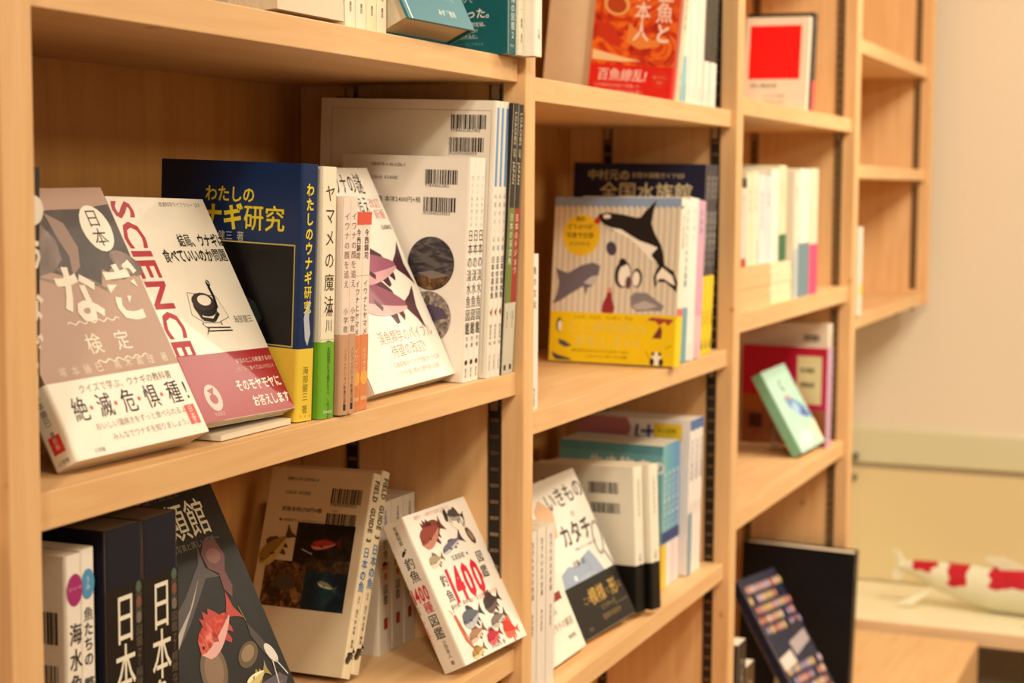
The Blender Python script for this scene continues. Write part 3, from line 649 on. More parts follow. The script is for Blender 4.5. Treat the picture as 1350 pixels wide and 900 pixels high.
def a_1400(p, w, d, h):
    p.text('F', '海釣り・川釣りで出会う魚たち', 16, 141.5, 4.4, 'E09A98')
    F_ = p.fish
    p.ell('F', 36, 127, 15, 9, '7A3A34', 2, rot=.35); F_('F', 34, 124, 46, 18, '8A3F34', 'C07E6C', '6A2E2A', fat=.44, spiky=True)
    F_('F', 82, 133, 26, -12, '4A4440', 'A8A098', '2A2624', fat=.46); F_('F', 58, 108, 42, 14, '6E6A80', 'C8C2C8', '4A4654', fat=.20)
    p.ell('F', 66, 136, 3, 6.5, '2E241E', 3, rot=-.2); p.line('F', [(62, 142), (66, 134), (72, 127)], .7, '3A2E26'); p.line('F', [(63, 131), (70, 137)], .7, '3A2E26'); p.line('F', [(66, 130), (74, 120)], .4, '6A5C4E')
    p.ell('F', 92, 110, 4.5, 9.5, '5A3E30', 3, rot=.35); p.ell('F', 92, 110, 2.5, 6, '9A7E64', 4, rot=.35); p.line('F', [(88, 120), (86, 127)], .9, '5A3E30'); p.line('F', [(90, 120), (91, 128)], .9, '5A3E30'); p.line('F', [(86, 121), (93, 125)], .7, '5A3E30')
    F_('F', 24, 99, 26, 8, 'A8987C', 'DCD2B8', '7A6A50', fat=.46)
    p.text('F', '写真探索', 47, 93, 6.2, '4A3E34', sx=.9); p.text('F', '★', 72, 93.5, 5, '3A2E26', lift=2)
    p.text('F', '1400', 27, 56, 45, 'D0243C', bold=.035, sx=.60, sp=.99, lift=3)
    p.text('F', '釣', 16, 81-7, 13, '2A201A', sx=.85, lift=3, bold=.01); p.text('F', '魚', 16, 59, 13, '2A201A', sx=.85, lift=3, bold=.01)
    p.text('F', '図', 86, 83, 13, '2A201A', sx=.9, lift=3, bold=.01); p.text('F', '鑑', 84, 68, 13.5, '2A201A', sx=.9, lift=3, bold=.01); p.text('F', '種', 79, 68, 5, 'D0243C', lift=5)
    p.text('F', '海水魚・淡水魚', 15, 51.5, 5, '6A5C4E'); p.text('F', '詳・完全魚ガイド大全', 48, 50.5, 5, 'E07A78')
    F_('F', 42, 38, 38, 10, '5C6270', 'B8B8BC', '3A3E48', fat=.46); F_('F', 81, 43, 32, 12, '3C3030', '6A5654', '2A2020', fat=.55, spiky=True)
    p.poly('F', [(13, 46), (17, 46), (19, 36), (20, 22), (24, 8), (16, 20), (14, 34)], 'C8603A', 2); p.line('F', [(13, 47), (10, 52)], .8, 'C8603A'); p.line('F', [(16, 47), (17, 53)], .8, 'C8603A'); p.line('F', [(18, 36), (22, 20), (25, 6)], .9, '8A3A24', 3)
    F_('F', 38, 22, 32, 12, 'A87C60', 'DCC0A4', '7A5440', fat=.34, spiky=True); F_('F', 80, 26, 32, 12, '7C706A', 'C4B8AC', '54483F', fat=.34)
    F_('F', 62, 13, 28, 10, 'B8283C', 'D85A60', '8A1C2C', fat=.46, spiky=True); F_('F', 92, 12, 26, -10, 'C83A2C', 'DC6A4C', 'D8542C', fat=.72, spiky=True)
    F_('F', 29, 6.5, 27, 10, 'B08448', 'E0CC94', '8A6430', fat=.34)
    p.text('F', '小西英人 著', 50, 3, 4.6, '6A5C4E')
    c = d/2+.5
    p.text('L', '写真探索', c, h-5, 4.8, '4A3A2C', vert=True, cen=True); p.fish('L', c-1, h-31, 9, 40, '2A201A', '2A201A', '2A201A'); p.text('L', '釣魚', c, h-36, 12.5, '2A201A', vert=True, cen=True, bold=.01, sx=.9)
    p.text('L', '1400', c-12, h-79, 20, 'D0243C', bold=.03, sx=.46, lift=3); p.text('L', '種', c, h-80, 11.5, 'D0243C', vert=True, cen=True, bold=.015, sx=.9); p.text('L', '図鑑', c, h-92.5, 12.5, '2A201A', vert=True, cen=True, bold=.01, sx=.9)
    p.text('L', '小西英人 著', c+1, 30, 4.6, '4A3A2C', vert=True, cen=True); p.text('L', '海水魚・淡水魚', 2.6, h-70, 2.8, '6A5C4E', vert=True, cen=True); p.text('L', '詳・完全魚ガイド', 2.6, h-96, 3.2, 'E07A78', vert=True, cen=True)
    p.rect('L', 5.4, 3, .3, h-12, 'D6CAB6', 0)
book('white angling guide with small fish and a red 1400, leaning by the middle post', (-.0098, 1.3722, Z3, -7.5, -1.4, 27.4, .113, .0263, .148), 'L', 'F1E8DA', art=a_1400)

# ================================================================ bay 1, top shelf
def a_pic(p, w, d, h):
    p.poly('F', [(0, 14), (0, 60), (w, 60), (w, 20), (10, 12)], 'F2EAE4', 1); p.poly('F', [(10, 22), (24, 34), (30, 60), (2, 60), (4, 30)], 'C9B4D4', 2); p.poly('F', [(30, 30), (92, 26), (70, 60), (40, 60)], 'EFD8DC', 2)
    p.line('F', [(86, 27), (74, 52)], 1.2, 'C03A4A', 3)
book('pale pink book with lilac picture, leftmost on the top shelf', (-.0100, 1.046, Z1, 0, 0, 4, .100, .0400, .188), 'R', 'E6D0B4', art=a_pic)
def a_cream(txt, cl):
    def f(p, t, d, h):
        p.text('F', txt, t/2, 130, 9, cl, vert=True, cen=True, sp=1.3); p.text('F', '著者', t/2, 34, 4.4, '6A5C50', vert=True, cen=True); p.text('F', '書店', t/2, 20, 4, '6A5C50', vert=True, cen=True)
        p.rect('F', t*.2, 42, t*.6, .4, 'B8A890')
    return f
CT = (('魚の分類の図', 'first cream spine on the top shelf, touching the pale pink book'), ('魚の文化史', 'second cream spine on the top shelf from the pale pink book'), ('さかな学入門', 'third cream spine on the top shelf from the pale pink book'), ('海の歳時記', 'cream spine on the top shelf touching the tilted teal book'))
for k, (tx, l) in enumerate(CT):
    book(l, (-.0134, 1.1520+.0178*k, Z1, 0, 0, 0, .0174, .13, .188), 'F', ('F1E8CE', 'EFE6CC', 'EEE2BE', 'F2E9CC')[k], art=a_cream(tx, '3A302A'), group='cream spines on the top shelf')
def a_teal(p, w, d, h):
    p.text('F', '魚の図鑑がウオッチングのための本', 26, 40, 7, 'DCE8E2', lift=1); p.text('F', 'みんなが魚のことをもっと好きになる一冊', 16, 31, 5.2, 'DCE8E2', lift=1); p.text('F', '海や川の生き物たちへの愛をこめてつくった', 12, 24, 4.4, '8FC4C8', lift=1)
    p.text('F', 'みすず書房', 60, 9, 6.4, 'DCE8E2', bold=.02, lift=1); p.rect('F', 5, 0, 2.2, h, 'DCE8E8', 1); p.rect('F', 0, 50, w, h-50, '2C7F90', 0)
book('thick teal hardcover leaning back at the shelf edge, its page ends showing', (.0046, 1.2262, Z1, -2.3, 0, 25.7, .1200, .030, .188), 'R', '1F7484', hard=True, art=a_teal, stand='thick teal hardcover')
def a_made(p, t, d, h):
    p.text('L', 'ひとりで', d-62, 48, 6.4, 'DCE8E2'); p.text('L', 'つくった。', d-64, 34, 10, 'F0F4EC', bold=.01); p.text('L', '──  測定編。', d-54, 26, 4.6, 'DCE8E2')
    p.text('L', 'どんな気分か?', d-60, 20.5, 4.4, 'DCE8E2'); p.text('L', '海を書き込む。', d-60, 15, 4.4, 'DCE8E2'); p.text('L', '──────はこう考える', d-66, 8.5, 3.2, '6FA8A8')
    p.text('F', '生きる海の図鑑2', t/2, 78, 8, 'CFE0DC', vert=True, cen=True, bold=.01); p.text('F', '青土社', 3, 7, 2.6, 'CFE0DC')
book('dark teal book with white lettering on its cover, standing upright on the top shelf', (.0030, 1.4355, Z1, -4, 0, 0, .0160, .13, .188), 'F', '0F5F66', art=a_made)
book('thin cream spine with dark lettering, between the dark teal and the overhanging white book', (.0060, 1.4525, Z1, 0, 0, 0, .0125, .14, .20), 'F', 'E9DFC2', art=a_cream('海の世界地図帖', '4A5A3A'))
def a_wh(p, t, d, h):
    p.text('F', '海洋大図鑑', t/2, 90, 6.5, '7A6C60', vert=True, cen=True, sp=1.15); p.text('F', '丸善', t/2, 26, 5, '7A6C60', vert=True, cen=True)
book('white hardcover jutting past the front edge of the top shelf', (.0168, 1.4662, Z1, 0, 0, 0, .0180, .15, .21), 'F', 'F1E8D8', hard=True, art=a_wh)

# ================================================================ bay 2, upper shelf
U1, L2, M2 = 1.4075, 1.080, .7805
def a_gold(p, t, d, h):
    p.rect('L', 0, 38, d, h-38, '*goldfish')
    p.ell('L', 28, 112, 17, 14, 'E9B06A', 1, rot=-.3); p.ell('L', 28, 111, 13, 10, 'B8461C', 2, rot=-.3); p.poly('L', [(2, 56), (40, 48), (66, 44), (40, 42), (2, 44)], 'F0D09C', 1)
    p.poly('L', [(46, 90), (60, 78), (78, 70), (96, 76), (86, 62), (62, 58), (44, 66)], 'E88A3C', 1); p.poly('L', [(6, 92), (26, 84), (40, 66), (26, 60), (8, 72)], 'C83418', 1)
    p.text('L', '金魚と', d-18, h-7, 26, 'F6DCD0', vert=True, cen=True, sx=.85, sp=.95, bold=.03); p.text('L', '日本人', d-46, h-7, 25, 'F6DCD0', vert=True, cen=True, sx=.85, sp=.98, bold=.03)
    p.text('L', '百魚繚乱!', 10, 20, 16, 'F4D8CC', bold=.02, skew=.1, lift=BL, sx=.95); p.text('L', '江戸時代の日本で花開いた', 8, 11, 5, 'F0B8A8', lift=BL); p.text('L', '金魚の文化と歴史を読み解く', 8, 4, 5, 'F0B8A8', lift=BL)
    p.ell('L', d-16, 23, 11, 11, 'D8301C', BL); p.text('L', '書き下ろし', d-25, 24, 3.6, 'F0A080', lift=BL+1); p.text('L', '文庫', d-20, 18, 3.6, 'F0A080', lift=BL+1)
book('red goldfish paperback on the upper shelf of the second bay', (-.010, 1.972, U1, 0, 2, -4.5, .012, .108, .148), 'F', 'C23018', band=(.038, 'DC1E16'), art=a_gold)
book('wide plain beige-covered book standing behind the red goldfish paperback', (-.012, 2.000, U1, 0, 2, -4.5, .016, .178, .225), 'F', 'EAD6B6', art=a_cream('魚の百科', '8A7A6A'))
def a_sp(strip=None, txt='魚の本', tc='5A6A6A', low=None, lowh=45, top=None):
    def f(p, t, d, h):
        if low: p.rect('F', 0, 0, t, lowh, low)
        if top: p.rect('F', 0, lowh, t, h-lowh, top)
        if strip: p.rect('F', 0, 0, t*.7, 58, strip, 1)
        p.text('F', txt, t/2, h-12, min(9, t*.55), tc, vert=True, cen=True, sp=1.25)
        p.text('F', '水の友社', t/2, 22, min(5, t*.4), tc, vert=True, cen=True)
    return f
ROW = [(.034, .205, 'F0EADC', a_sp('8FC4CC', '金魚のすべて'), 'white spine with a light blue lower strip, right of the red goldfish paperback'),
       (.030, .205, 'F1EBE0', a_sp(None, '金魚の飼い方', '8A9A9A'), 'first plain white spine right of the light blue strip, upper shelf of the second bay'),
       (.030, .21, 'EEE8DC', a_sp(None, '日本の金魚', '5A6A4A'), 'second plain white spine right of the light blue strip, upper shelf of the second bay'),
       (.026, .21, 'EEE8DC', a_sp(None, '淡水の魚', '5A5A5A', 'F2ECE0', 58, '24221E'), 'left one of two black-topped spines with white lower ends, second bay'),
       (.030, .21, '24221E', a_sp(None, '熱帯魚', 'C8C0B0', 'F2ECE0', 58, '24221E'), 'right one of two black-topped spines with white lower ends, second bay')]
y = 2.0280
for t_, h_, c_, a_, l_ in ROW:
    book(l_, (-.015, y, U1, 0, 1, -1, t_-.0008, .15, h_), 'F', c_, art=a_, group='spines right of the goldfish paperback'); y += t_+.002

# bay 2, middle shelf
book('narrow white spine with small dark lettering, just behind the middle post', (-.0137, 1.534, L2, 0, 0, 0, .022, .13, .155), 'F', 'F0E9DC', art=a_sp(None, '魚の文化', '4A4A44'))
def a_orca(p, t, d, h):
    K = '1C1918'; Wt = 'FBF6EC'
    p.rect('L', 0, 63, d, h-63, 'E8DEC6')
    for i in range(21): p.rect('L', 4+i*8, 63, 3.2, h-74, 'CCC8BE', 1)
    p.rect('L', 0, h-10, d, 10, '8FA8CC', 2)
    for i in range(22): p.poly('L', [(i*8, h-10), (i*8+4, h-13.5), (i*8+8, h-10)], '8FA8CC', 2)
    p.poly('L', [(38+26.5*math.cos(a*math.pi/18)*(1 if a % 2 else .95), 160+27*math.sin(a*math.pi/18)*(1 if a % 2 else .95)) for a in range(36)], 'F4CC28', 3)
    p.text('L', '海の', 36, 178, 7, '4A3A14', lift=4, cen=True, bold=.02); p.text('L', 'どうぶつが', 36, 168, 7, '4A3A14', lift=4, cen=True, bold=.02); p.text('L', '写真で全部', 36, 157, 7.6, '4A3A14', lift=4, cen=True, bold=.02); p.text('L', 'まるわかる', 36, 147, 6, '4A3A14', lift=4, cen=True)
    # orca
    p.poly('L', [(58, 182), (62, 187), (74, 189), (92, 187), (112, 183), (118, 184), (124, 192), (138, 205), (134, 190), (132, 176), (138, 162), (146, 150), (150, 138), (152, 124), (156, 114), (148, 118), (140, 130), (128, 142), (110, 158), (96, 164), (80, 166), (66, 174)], K, 4)
    p.poly('L', [(59, 178), (64, 176), (74, 170), (88, 164), (102, 158), (116, 148), (130, 134), (138, 128), (134, 138), (142, 146), (132, 150), (118, 154), (106, 160), (92, 168), (78, 170), (68, 174), (62, 180)], Wt, 5)
    p.ell('L', 72, 184, 5.5, 2.8, Wt, 5); p.poly('L', [(56, 182), (62, 183), (64, 177), (60, 174), (55, 176)], 'C8402C', 6)
    p.ell('L', 80, 144, 7, 9, '4A4658', 4, rot=.3); p.poly('L', [(148, 128), (156, 122), (164, 118), (170, 104), (169, 92), (162, 98), (154, 104), (144, 104), (140, 96), (138, 110), (142, 120)], K, 4)
    p.poly('L', [(149, 122), (156, 117), (163, 112), (167, 100), (160, 103), (152, 108), (146, 108), (142, 103), (142, 112)], Wt, 5)
    # shark
    p.poly('L', [(5, 118), (14, 114), (22, 112), (40, 122), (56, 126), (66, 122), (64, 110), (56, 96), (50, 94), (48, 84), (44, 96), (34, 90), (24, 84), (12, 76), (2, 72), (8, 86), (10, 100)], '6E6A78', 4)
    p.poly('L', [(64, 110), (56, 97), (44, 100), (54, 108)], 'C8C4C4', 5)
    # penguins
    p.ell('L', 97, 112, 11, 17, K, 4, rot=-.1); p.ell('L', 99, 111, 8, 14, Wt, 5, rot=-.1); p.ell('L', 96, 127, 5, 5, K, 6); p.ell('L', 116, 108, 7, 12, K, 4); p.ell('L', 115, 107, 5, 9.5, Wt, 5); p.ell('L', 105, 102, 4, 8, '6A4A54', 6)
    # red walrus figure, seal
    p.poly('L', [(70, 66), (72, 76), (76, 84), (78, 94), (83, 92), (84, 80), (88, 70), (86, 63), (72, 63)], '9A2E3A', 4); p.ell('L', 80, 92, 3.5, 3.5, 'D89A8A', 5)
    p.poly('L', [(108, 84), (114, 90), (130, 90), (142, 82), (154, 74), (150, 68), (134, 68), (118, 66), (110, 72)], '8C888E', 4); p.poly('L', [(112, 74), (128, 80), (146, 74), (130, 69), (116, 69)], 'C0BAB8', 5)
    B = BL
    p.text('L', 'シャチ、イルカ、ペンギン、サメ', 32, 55, 5.4, '4A4014', lift=B); p.text('L', 'ここが可愛い!', 24, 38, 17, 'E6CE5C', bold=.03, lift=B); p.text('L', 'おもしろい!', 34, 21, 17, 'E6CE5C', bold=.03, lift=B)
    p.text('L', '海の生きものたちのふしぎがいっぱい', 32, 13, 4.6, '3A3210', lift=B); p.text('L', 'いちばんやさしい海のいきもの図鑑', 50, 7, 3.6, '3A3210', lift=B)
    p.ell('L', 13, 46, 4, 9, K, B); p.ell('L', 14, 45, 2.8, 7, Wt, B+1); p.poly('L', [(12, 28), (22, 26), (32, 20), (22, 18), (14, 22)], '5A5660', B); p.poly('L', [(4, 12), (12, 8), (30, 4), (32, 2), (10, 2), (6, 6)], '4A4650', B)
    p.poly('L', [(132, 56), (138, 60), (168, 58), (160, 50), (156, 55), (148, 50), (144, 55)], 'A8443C', B); p.poly('L', [(140, 34), (146, 44), (150, 50), (153, 44), (152, 34)], '7A3A34', B)
    for dx in (0, 1): p.ell('L', 142+dx*9, 15, 2, 2.4, K, B+1)
    p.ell('L', 147, 9, 6, 8, Wt, B+.5); p.ell('L', 141, 5, 3, 4.5, K, B+1); p.ell('L', 153, 5, 3, 4.5, K, B+1); p.line('L', [(132, 18), (138, 8)], .6, K, B); p.line('L', [(158, 22), (166, 26)], .6, K, B)
    p.text('F', '海の動物図鑑', t/2, h-20, 7, '8A9AA0', vert=True, cen=True); p.rect('F', 0, 60, t, 12, 'D86A74', 2)
book('striped cream picture book with a leaping orca and a yellow band', (.0, 1.9719, L2, -3.6, 5.2, 0, .020, .171, .208), 'F', 'F2EBD6', band=(.063, 'F2D011'), art=a_orca)
def a_tl(p, t, d, h):
    p.text('F', 'クジラとイルカの図鑑', t/2, h-12, 9, '3A8A80', vert=True, cen=True, sp=1.1, bold=.01); p.rect('F', 0, 0, t, 70, '6FA6B4', 1)
y = 1.994
for t_, h_, c_, a_, l_ in ((.026, .205, 'F2ECE0', a_sp(None, '海獣の図鑑', '5A6A6A'), 'white spine directly right of the orca picture book'),
                           (.026, .206, 'E8EDE4', a_tl, 'white spine with green lettering and dusty blue lower half, right of the orca book'),
                           (.032, .208, 'F2EEE6', a_sp(None, 'ペンギン', '8A8A84'), 'wide plain white spine between the green-lettered and pink spines'),
                           (.030, .205, 'E9C6CE', a_sp(None, '水族館', '3A6AA8', 'F0C0C8', 55, 'D8A8C0'), 'pink spine between the white spines and the navy aquarium guides')):
    book(l_, (-.010, y, L2, -3.6, 4.4, 0, t_-.0012, .15, h_), 'F', c_, art=a_, group='spines between the orca book and the navy guides'); y += t_+.0008
def a_aq(main):
    def f(p, t, d, h):
        if main:
            p.text('L', '中村元の', 20, 230, 15, 'C8B890', lift=1, bold=.02); p.text('L', '全国水族館ガイド125', 82, 233, 8, 'C8B890', lift=1); p.text('L', '全国水族館', 38, 204, 26, 'D6C69C', lift=1, bold=.02, sp=1.0); p.text('L', 'ガイド', 70, 176, 24, 'D6C69C', lift=1)
            p.ell('L', 100, 110, 50, 30, '2A4A7A', 1)
        p.text('F', '中村元の', t/2, h-14, 8, 'D8D4C8', vert=True, cen=True); p.text('F', '全国水族館ガイド', t/2, h-60, 9, 'D8D4C8', vert=True, cen=True, sp=1.05)
        p.text('F', '水族館', t/2, 60, 7, '3A3410', vert=True, cen=True, lift=BL); p.poly('F', [(4, 10), (9, 24), (12, 12), (8, 5)], '3A3410', BL)
    return f
for k, l in enumerate(('front copy of the navy aquarium guides, its title showing above the orca book', 'middle copy of the navy aquarium guides with yellow bands', 'rear copy of the navy aquarium guides, nearest the right post')):
    book(l, (-.0149, 2.1270+.0190*k, L2, 0, 3.0, -.9, .0184, .1862, .2516), 'F', '0E1434', band=(.105, 'F0CE12'), art=a_aq(k == 0), group='navy aquarium guides')

# bay 2, lower shelf
def a_g0(p, t, d, h):
    p.text('F', '生きものの不思議', t/2, h-10, 7, '5A5248', vert=True, cen=True, sp=1.1); p.text('F', '水の友社', t/2, h-84, 6, '3A342C', vert=True, cen=True); p.rect('F', t-.6, 0, .6, h, 'C8BEAE', 1)
for k, l in enumerate(('first white spine right of the middle post, lower shelf of the second bay', 'second white spine right of the middle post, lower shelf of the second bay', 'third white spine right of the middle post, lower shelf of the second bay', 'fourth white spine right of the middle post, touching the leaning animal books')):
    book(l, (-.017, 1.5155+.0250*k, M2, 0, 0, 0, .0243, .13, .173), 'F', 'E9E0D4', art=a_g0, group='white spines right of the middle post')
def a_expl(p, w, d, h):
    p.text('F', 'いきもの', 8, 150, 22, '3A322C', lift=1); p.poly('F', [(20, 120), (60, 126), (100, 120), (120, 100), (80, 96), (30, 100)], 'C89A80', 1)
    p.rect('F', 84, 60, 26, 9, '8A2A2A', 2); p.text('F', '自然の', 40, 60, 8, '4A4038', lift=2); p.text('F', '生きものと人', 36, 48, 8, '4A4038', lift=2); p.text('F', 'そのカタチの解説', 28, 30, 11, '8A7C6C', lift=2); p.text('F', '築地書館', 88, 16, 5.4, '5A5048', lift=2)
book('cream animal book leaning back, mostly hidden by the black-banded animal book', (-.0300, 1.6235, M2, 0, 0, 24, .124, .015, .18), 'L', 'F0E8D8', art=a_expl, stand='cream animal book')
def a_form(p, w, d, h):
    K = '2A2624'
    p.poly('F', [(0, 150), (30, 168), (52, 150), (40, 120), (0, 118)], 'E0B48C', 1)
    p.text('F', 'いきもの', 44, 150, 27, '4A4440', bold=.01, sx=.85, rot=3, skew=-.1, lift=2); p.text('F', 'の', 86, 135, 9, '4A4440'); p.text('F', 'カタチ', 44, 106, 29, K, bold=.02, sx=.86, lift=2)
    p.ell('F', 122, 100, 11, 22, '9A9490', 1, rot=-.35); p.ell('F', 122, 100, 7.5, 18, 'F0E9DC', 2, rot=-.35); p.line('F', [(124, 82), (132, 62)], 4, '9A9490', 1)
    p.text('F', '多様なデザインを創り出すしくみ', 64, 96, 4.4, '6A6258'); p.text('F', '近藤 滋', 46, 80, 8, K, bold=.01)
    p.poly('F', [(8, 60), (14, 78), (34, 84), (52, 80), (74, 88), (92, 92), (100, 80), (108, 62)], '9AA8BC', 1); p.poly('F', [(36, 60), (50, 66), (80, 68), (96, 60)], 'A8B4C4', 2); p.ell('F', 40, 68, 4, 3.4, 'D8E0E8', 3); p.line('F', [(74, 88), (80, 72), (78, 62)], .8, '7A88A0', 3)
    B = BL
    p.text('F', 'この', 34, 36, 10, 'B8924C', lift=B); p.text('F', '模様', 50, 33, 21, 'C8A050', lift=B, bold=.02, sx=.9); p.text('F', 'と', 90, 36, 9, 'B8924C', lift=B); p.text('F', '形', 100, 33, 21, 'C8A050', lift=B, bold=.02, sx=.9); p.text('F', 'に', 121, 36, 9, 'B8924C', lift=B)
    p.text('F', 'どうやって', 66, 22, 7.4, 'A88A50', lift=B); p.text('F', '生まれるのか', 62, 11, 7.4, 'A88A50', lift=B); p.text('F', '学研', 22, 6, 5, '8A7A5A', lift=B); p.text('F', '数理と生物の不思議な関係を', 98, 20, 2.6, '8A7A5A', lift=B)
book('white animal-shapes book with black band and gold lettering, leaning back in the second bay', (-.0349, 1.7520, M2, -7.5, -3, 26, .1340, .015, .188), 'L', 'F0E9DC', band=(.062, '110E0C'), art=a_form, stand='white animal-shapes book')
def a_back(main):
    def f(p, t, d, h):
        if main:
            p.text('L', 'ISBN978-4-05-9', 12, h-22, 4.6, '7A7064'); p.text('L', 'C0045 ¥1600E', 12, h-30, 4.6, '7A7064'); p.text('L', '定価 本体1600円+税', 12, h-46, 4.6, '7A7064')
            p.barcode('L', d-64, h-34, 42, 14); p.barcode('L', d-62, h-58, 42, 13); p.ell('L', 82, 78, 12, 7, '5A3A34', 2)
        p.text('F', 'いきもののカタチ', t/2, h-14, 6, '5A5248', vert=True, cen=True); p.text('F', '近藤 滋', t/2, 72, 5, '5A5248', vert=True, cen=True)
    return f
for k, l in enumerate(('front copy of the white books with deep black bands, barcoded back cover', 'rear copy of the white books with deep black bands')):
    book(l, (-.0195+.012*k, 1.8960+.024*k, M2, -12, 1.0, 3.0, .0215, .146, .178), 'F', 'EEE8D6', band=(.058, '080706'), art=a_back(k == 0), group='white books with deep black bands')
def a_aqua(main):
    def f(p, t, d, h):
        if main: p.rect('L', 0, h-12, d, 12, '5F9CA8', 1); p.text('L', '生き物', 42, h-36, 22, 'F0F0EA', bold=.04, lift=1); p.text('L', 'あの', 112, h-36, 20, 'F0F0EA', bold=.04, lift=1)
        p.text('F', '海の生き物の飼い方', t/2, h-34, 8, 'E8EEF0', vert=True, cen=True, sp=1.1, bold=.01); p.rect('F', 0, 60, t, 14, '2A3C7A', 1)
    return f
for k, l in enumerate(('front copy of the aqua-blue keeping guides, pale title above the barcoded books', 'second aqua-blue keeping guide spine from the left', 'third aqua-blue keeping guide spine from the left', 'fourth aqua-blue keeping guide spine, touching the white and blue set')):
    book(l, (-.0400, 2.0560+.0178*k, M2, -4.4, .5, 0, .0172, .148, .188), 'F', ('6FB0BC', '62A8B8', '5B9CC0', '5A90C4')[k], band=(.058, ('E8C84A', 'F0E6E2', 'EFD0D4', 'F0DCDC')[k]), art=a_aqua(k == 0), group='aqua-blue keeping guides')
def a_ke(main):
    def f(p, t, d, h):
        if main: p.poly('L', [(0, h), (70, h), (76, h-14), (66, h-40), (0, h-40)], 'C07A80', 1); p.text('L', 'け', 78, h-34, 32, '2A3460', bold=.02, lift=2); p.rect('L', 108, h-30, 40, 24, 'F0CE2A', 2); p.text('L', '海の図鑑', 112, h-18, 7, '6A5A14', lift=3)
        p.text('F', '水の生き物図鑑', t/2, h-26, 8, '3A4A8A', vert=True, cen=True, bold=.02); p.rect('F', 0, h-14, t, 14, '4A74B0', 1)
        if k_[0] == 0: p.rect('F', 0, 0, t*.8, 84, '7FA0B0', 1)
        p.text('F', '新装版', t/2, h-112, 5, 'B04A54', vert=True, cen=True)
    return f
k_ = [0]
for k, l in enumerate(('front copy of the tall blue-topped white guides, yellow patch on its cover', 'middle copy of the tall blue-topped white guides in the second bay', 'rear copy of the tall blue-topped white guides, nearest the slotted rail')):
    k_[0] = k
    book(l, (-.031, 2.1420+.0205*k, M2, 0, 2.5, 0, .0198, .160, .2095), 'F', 'F0EAE6', art=a_ke(k == 0), group='tall white guides with blue tops')

# ================================================================ bay 3
A3, B3, C3 = 1.428, 1.1255, .8415
def a_redsq(p, t, d, h):
    p.rect('L', 8, 52, d-22, h-66, 'EE0A08'); p.text('L', '赤い魚の本', 12, 38, 9, '6A5C50', bold=.02); p.text('L', 'さかなの図鑑', 34, 22, 6, '9A8C80'); p.text('L', '著者紹介の本', 34, 12, 6, '9A8C80')
book('cream paperback with a large red square, top of the third bay', (-.0214, 2.7491, A3, 0, 6, -.4, .014, .108, .155), 'F', 'EFE2CC', art=a_redsq)
book('black hardcover with a pink lower strip, just behind the red-square paperback', (-.018, 2.7680, A3, 0, 6, -.4, .022, .114, .162), 'F', '1E1815', art=a_sp(None, '魚', 'B0A898', 'E8484C', 50))
def flat_book(l, x, y, z, wy, dx, th, cc, pc, g):
    e = thing('book', l, 'book', (x, y, z+.0002), (0, 0, 0), g)
    V, F = box_vf(-dx, 0, 0, wy, 0, .0006); box_vf(-dx, 0, 0, wy, th-.0006, th, V, F); box_vf(-.0006, .0, 0, wy, .0006, th-.0006, V, F)
    mesh_obj('cover', V, F, pap(cc, .5), e)
    V, F = box_vf(-dx+.0005, -.0007, .0004, wy-.0004, .00062, th-.00062); mesh_obj('page_block', V, F, pap(pc, .8, .2), e)
ORD = ('lowest', 'second lowest', 'third lowest', 'topmost')
for k in range(4):
    flat_book(ORD[k]+' of the tan-edged books lying flat in the left pile, third bay', -.016-.001*(k % 2), 2.322, B3+.0155*k, .192, .13, .0152, 'E2BE88', 'D8B47C', 'tan-edged books lying flat in the third bay')
    flat_book(ORD[k]+' of the cream books lying flat in the right pile, third bay', -.018-.001*(k % 2), 2.522, B3+.0155*k, .132, .188, .0152, 'F4E4BC', 'E6CC9A', 'cream books lying flat in the third bay')
def plain(txt, c=None, low=None, lh=50, top=None, th=20):
    def f(p, t, d, h):
        if low: p.rect('F', 0, 0, t, lh, low, 1)
        if top: p.rect('F', 0, h-th, t, th, top, 1)
        if c: p.text('F', txt, t/2, h-24, min(10, t*.5), c, vert=True, cen=True, sp=1.2)
    return f
ZP = B3+.0624
RB = [(.030, .128, 'E6D0C6', plain('魚と人', 'B08A84', None, 20, '1C1815', 14), 'pinkish spine with a black top, on the flat pile nearest the third post'),
      (.036, .128, 'EAD6CE', plain('海と人', 'B08A84', 'B8362C', 12, '1C1815', 14), 'pinkish spine with a black top and red foot, on the flat pile'),
      (.034, .136, 'EDE4C4', plain('海の詩', 'A8A070'), 'left one of two pale yellow spines on the flat pile'),
      (.034, .138, 'F0E8CC', plain('川の詩', 'A8A070'), 'right one of two pale yellow spines on the flat pile'),
      (.044, .134, 'EDE6E2', plain('魚の生活史', '6A6AB0', 'E8E8E6', 40), 'white spine with large violet lettering on the flat pile'),
      (.034, .132, 'E4E0E4', plain('海流', '5A5A8A'), 'pale grey spine beside the violet-lettered one on the flat pile'),
      (.050, .144, 'F4EEE4', plain('魚', 'C9B8A4'), 'broad plain white spine on the flat pile'),
      (.050, .150, 'EADFBC', plain('さかな', '8A7A50', '14683C', 42), 'cream spine with a dark green foot on the flat pile')]
y = 2.328
for t_, h_, c_, a_, l_ in RB:
    book(l_, (-.024, y, ZP, 0, 0, 0, t_-.002, .100, h_), 'F', c_, art=a_, group='paperbacks standing on the flat piles'); y += t_
book('wide cream-covered book at the front right of the third bay, beside the flat pile', (-.016, 2.662, B3, 0, 0, 0, .024, .118, .203), 'F', 'EFE4D0', art=plain('魚介', '3A3A3A', 'B8CCD4', 80))
book('tall white spine with a slate blue foot, third bay', (-.015, 2.689, B3, 0, 0, 0, .075, .12, .208), 'F', 'F6EFE0', art=plain('海水', 'C8BCA8', '6A8C9A', 88))
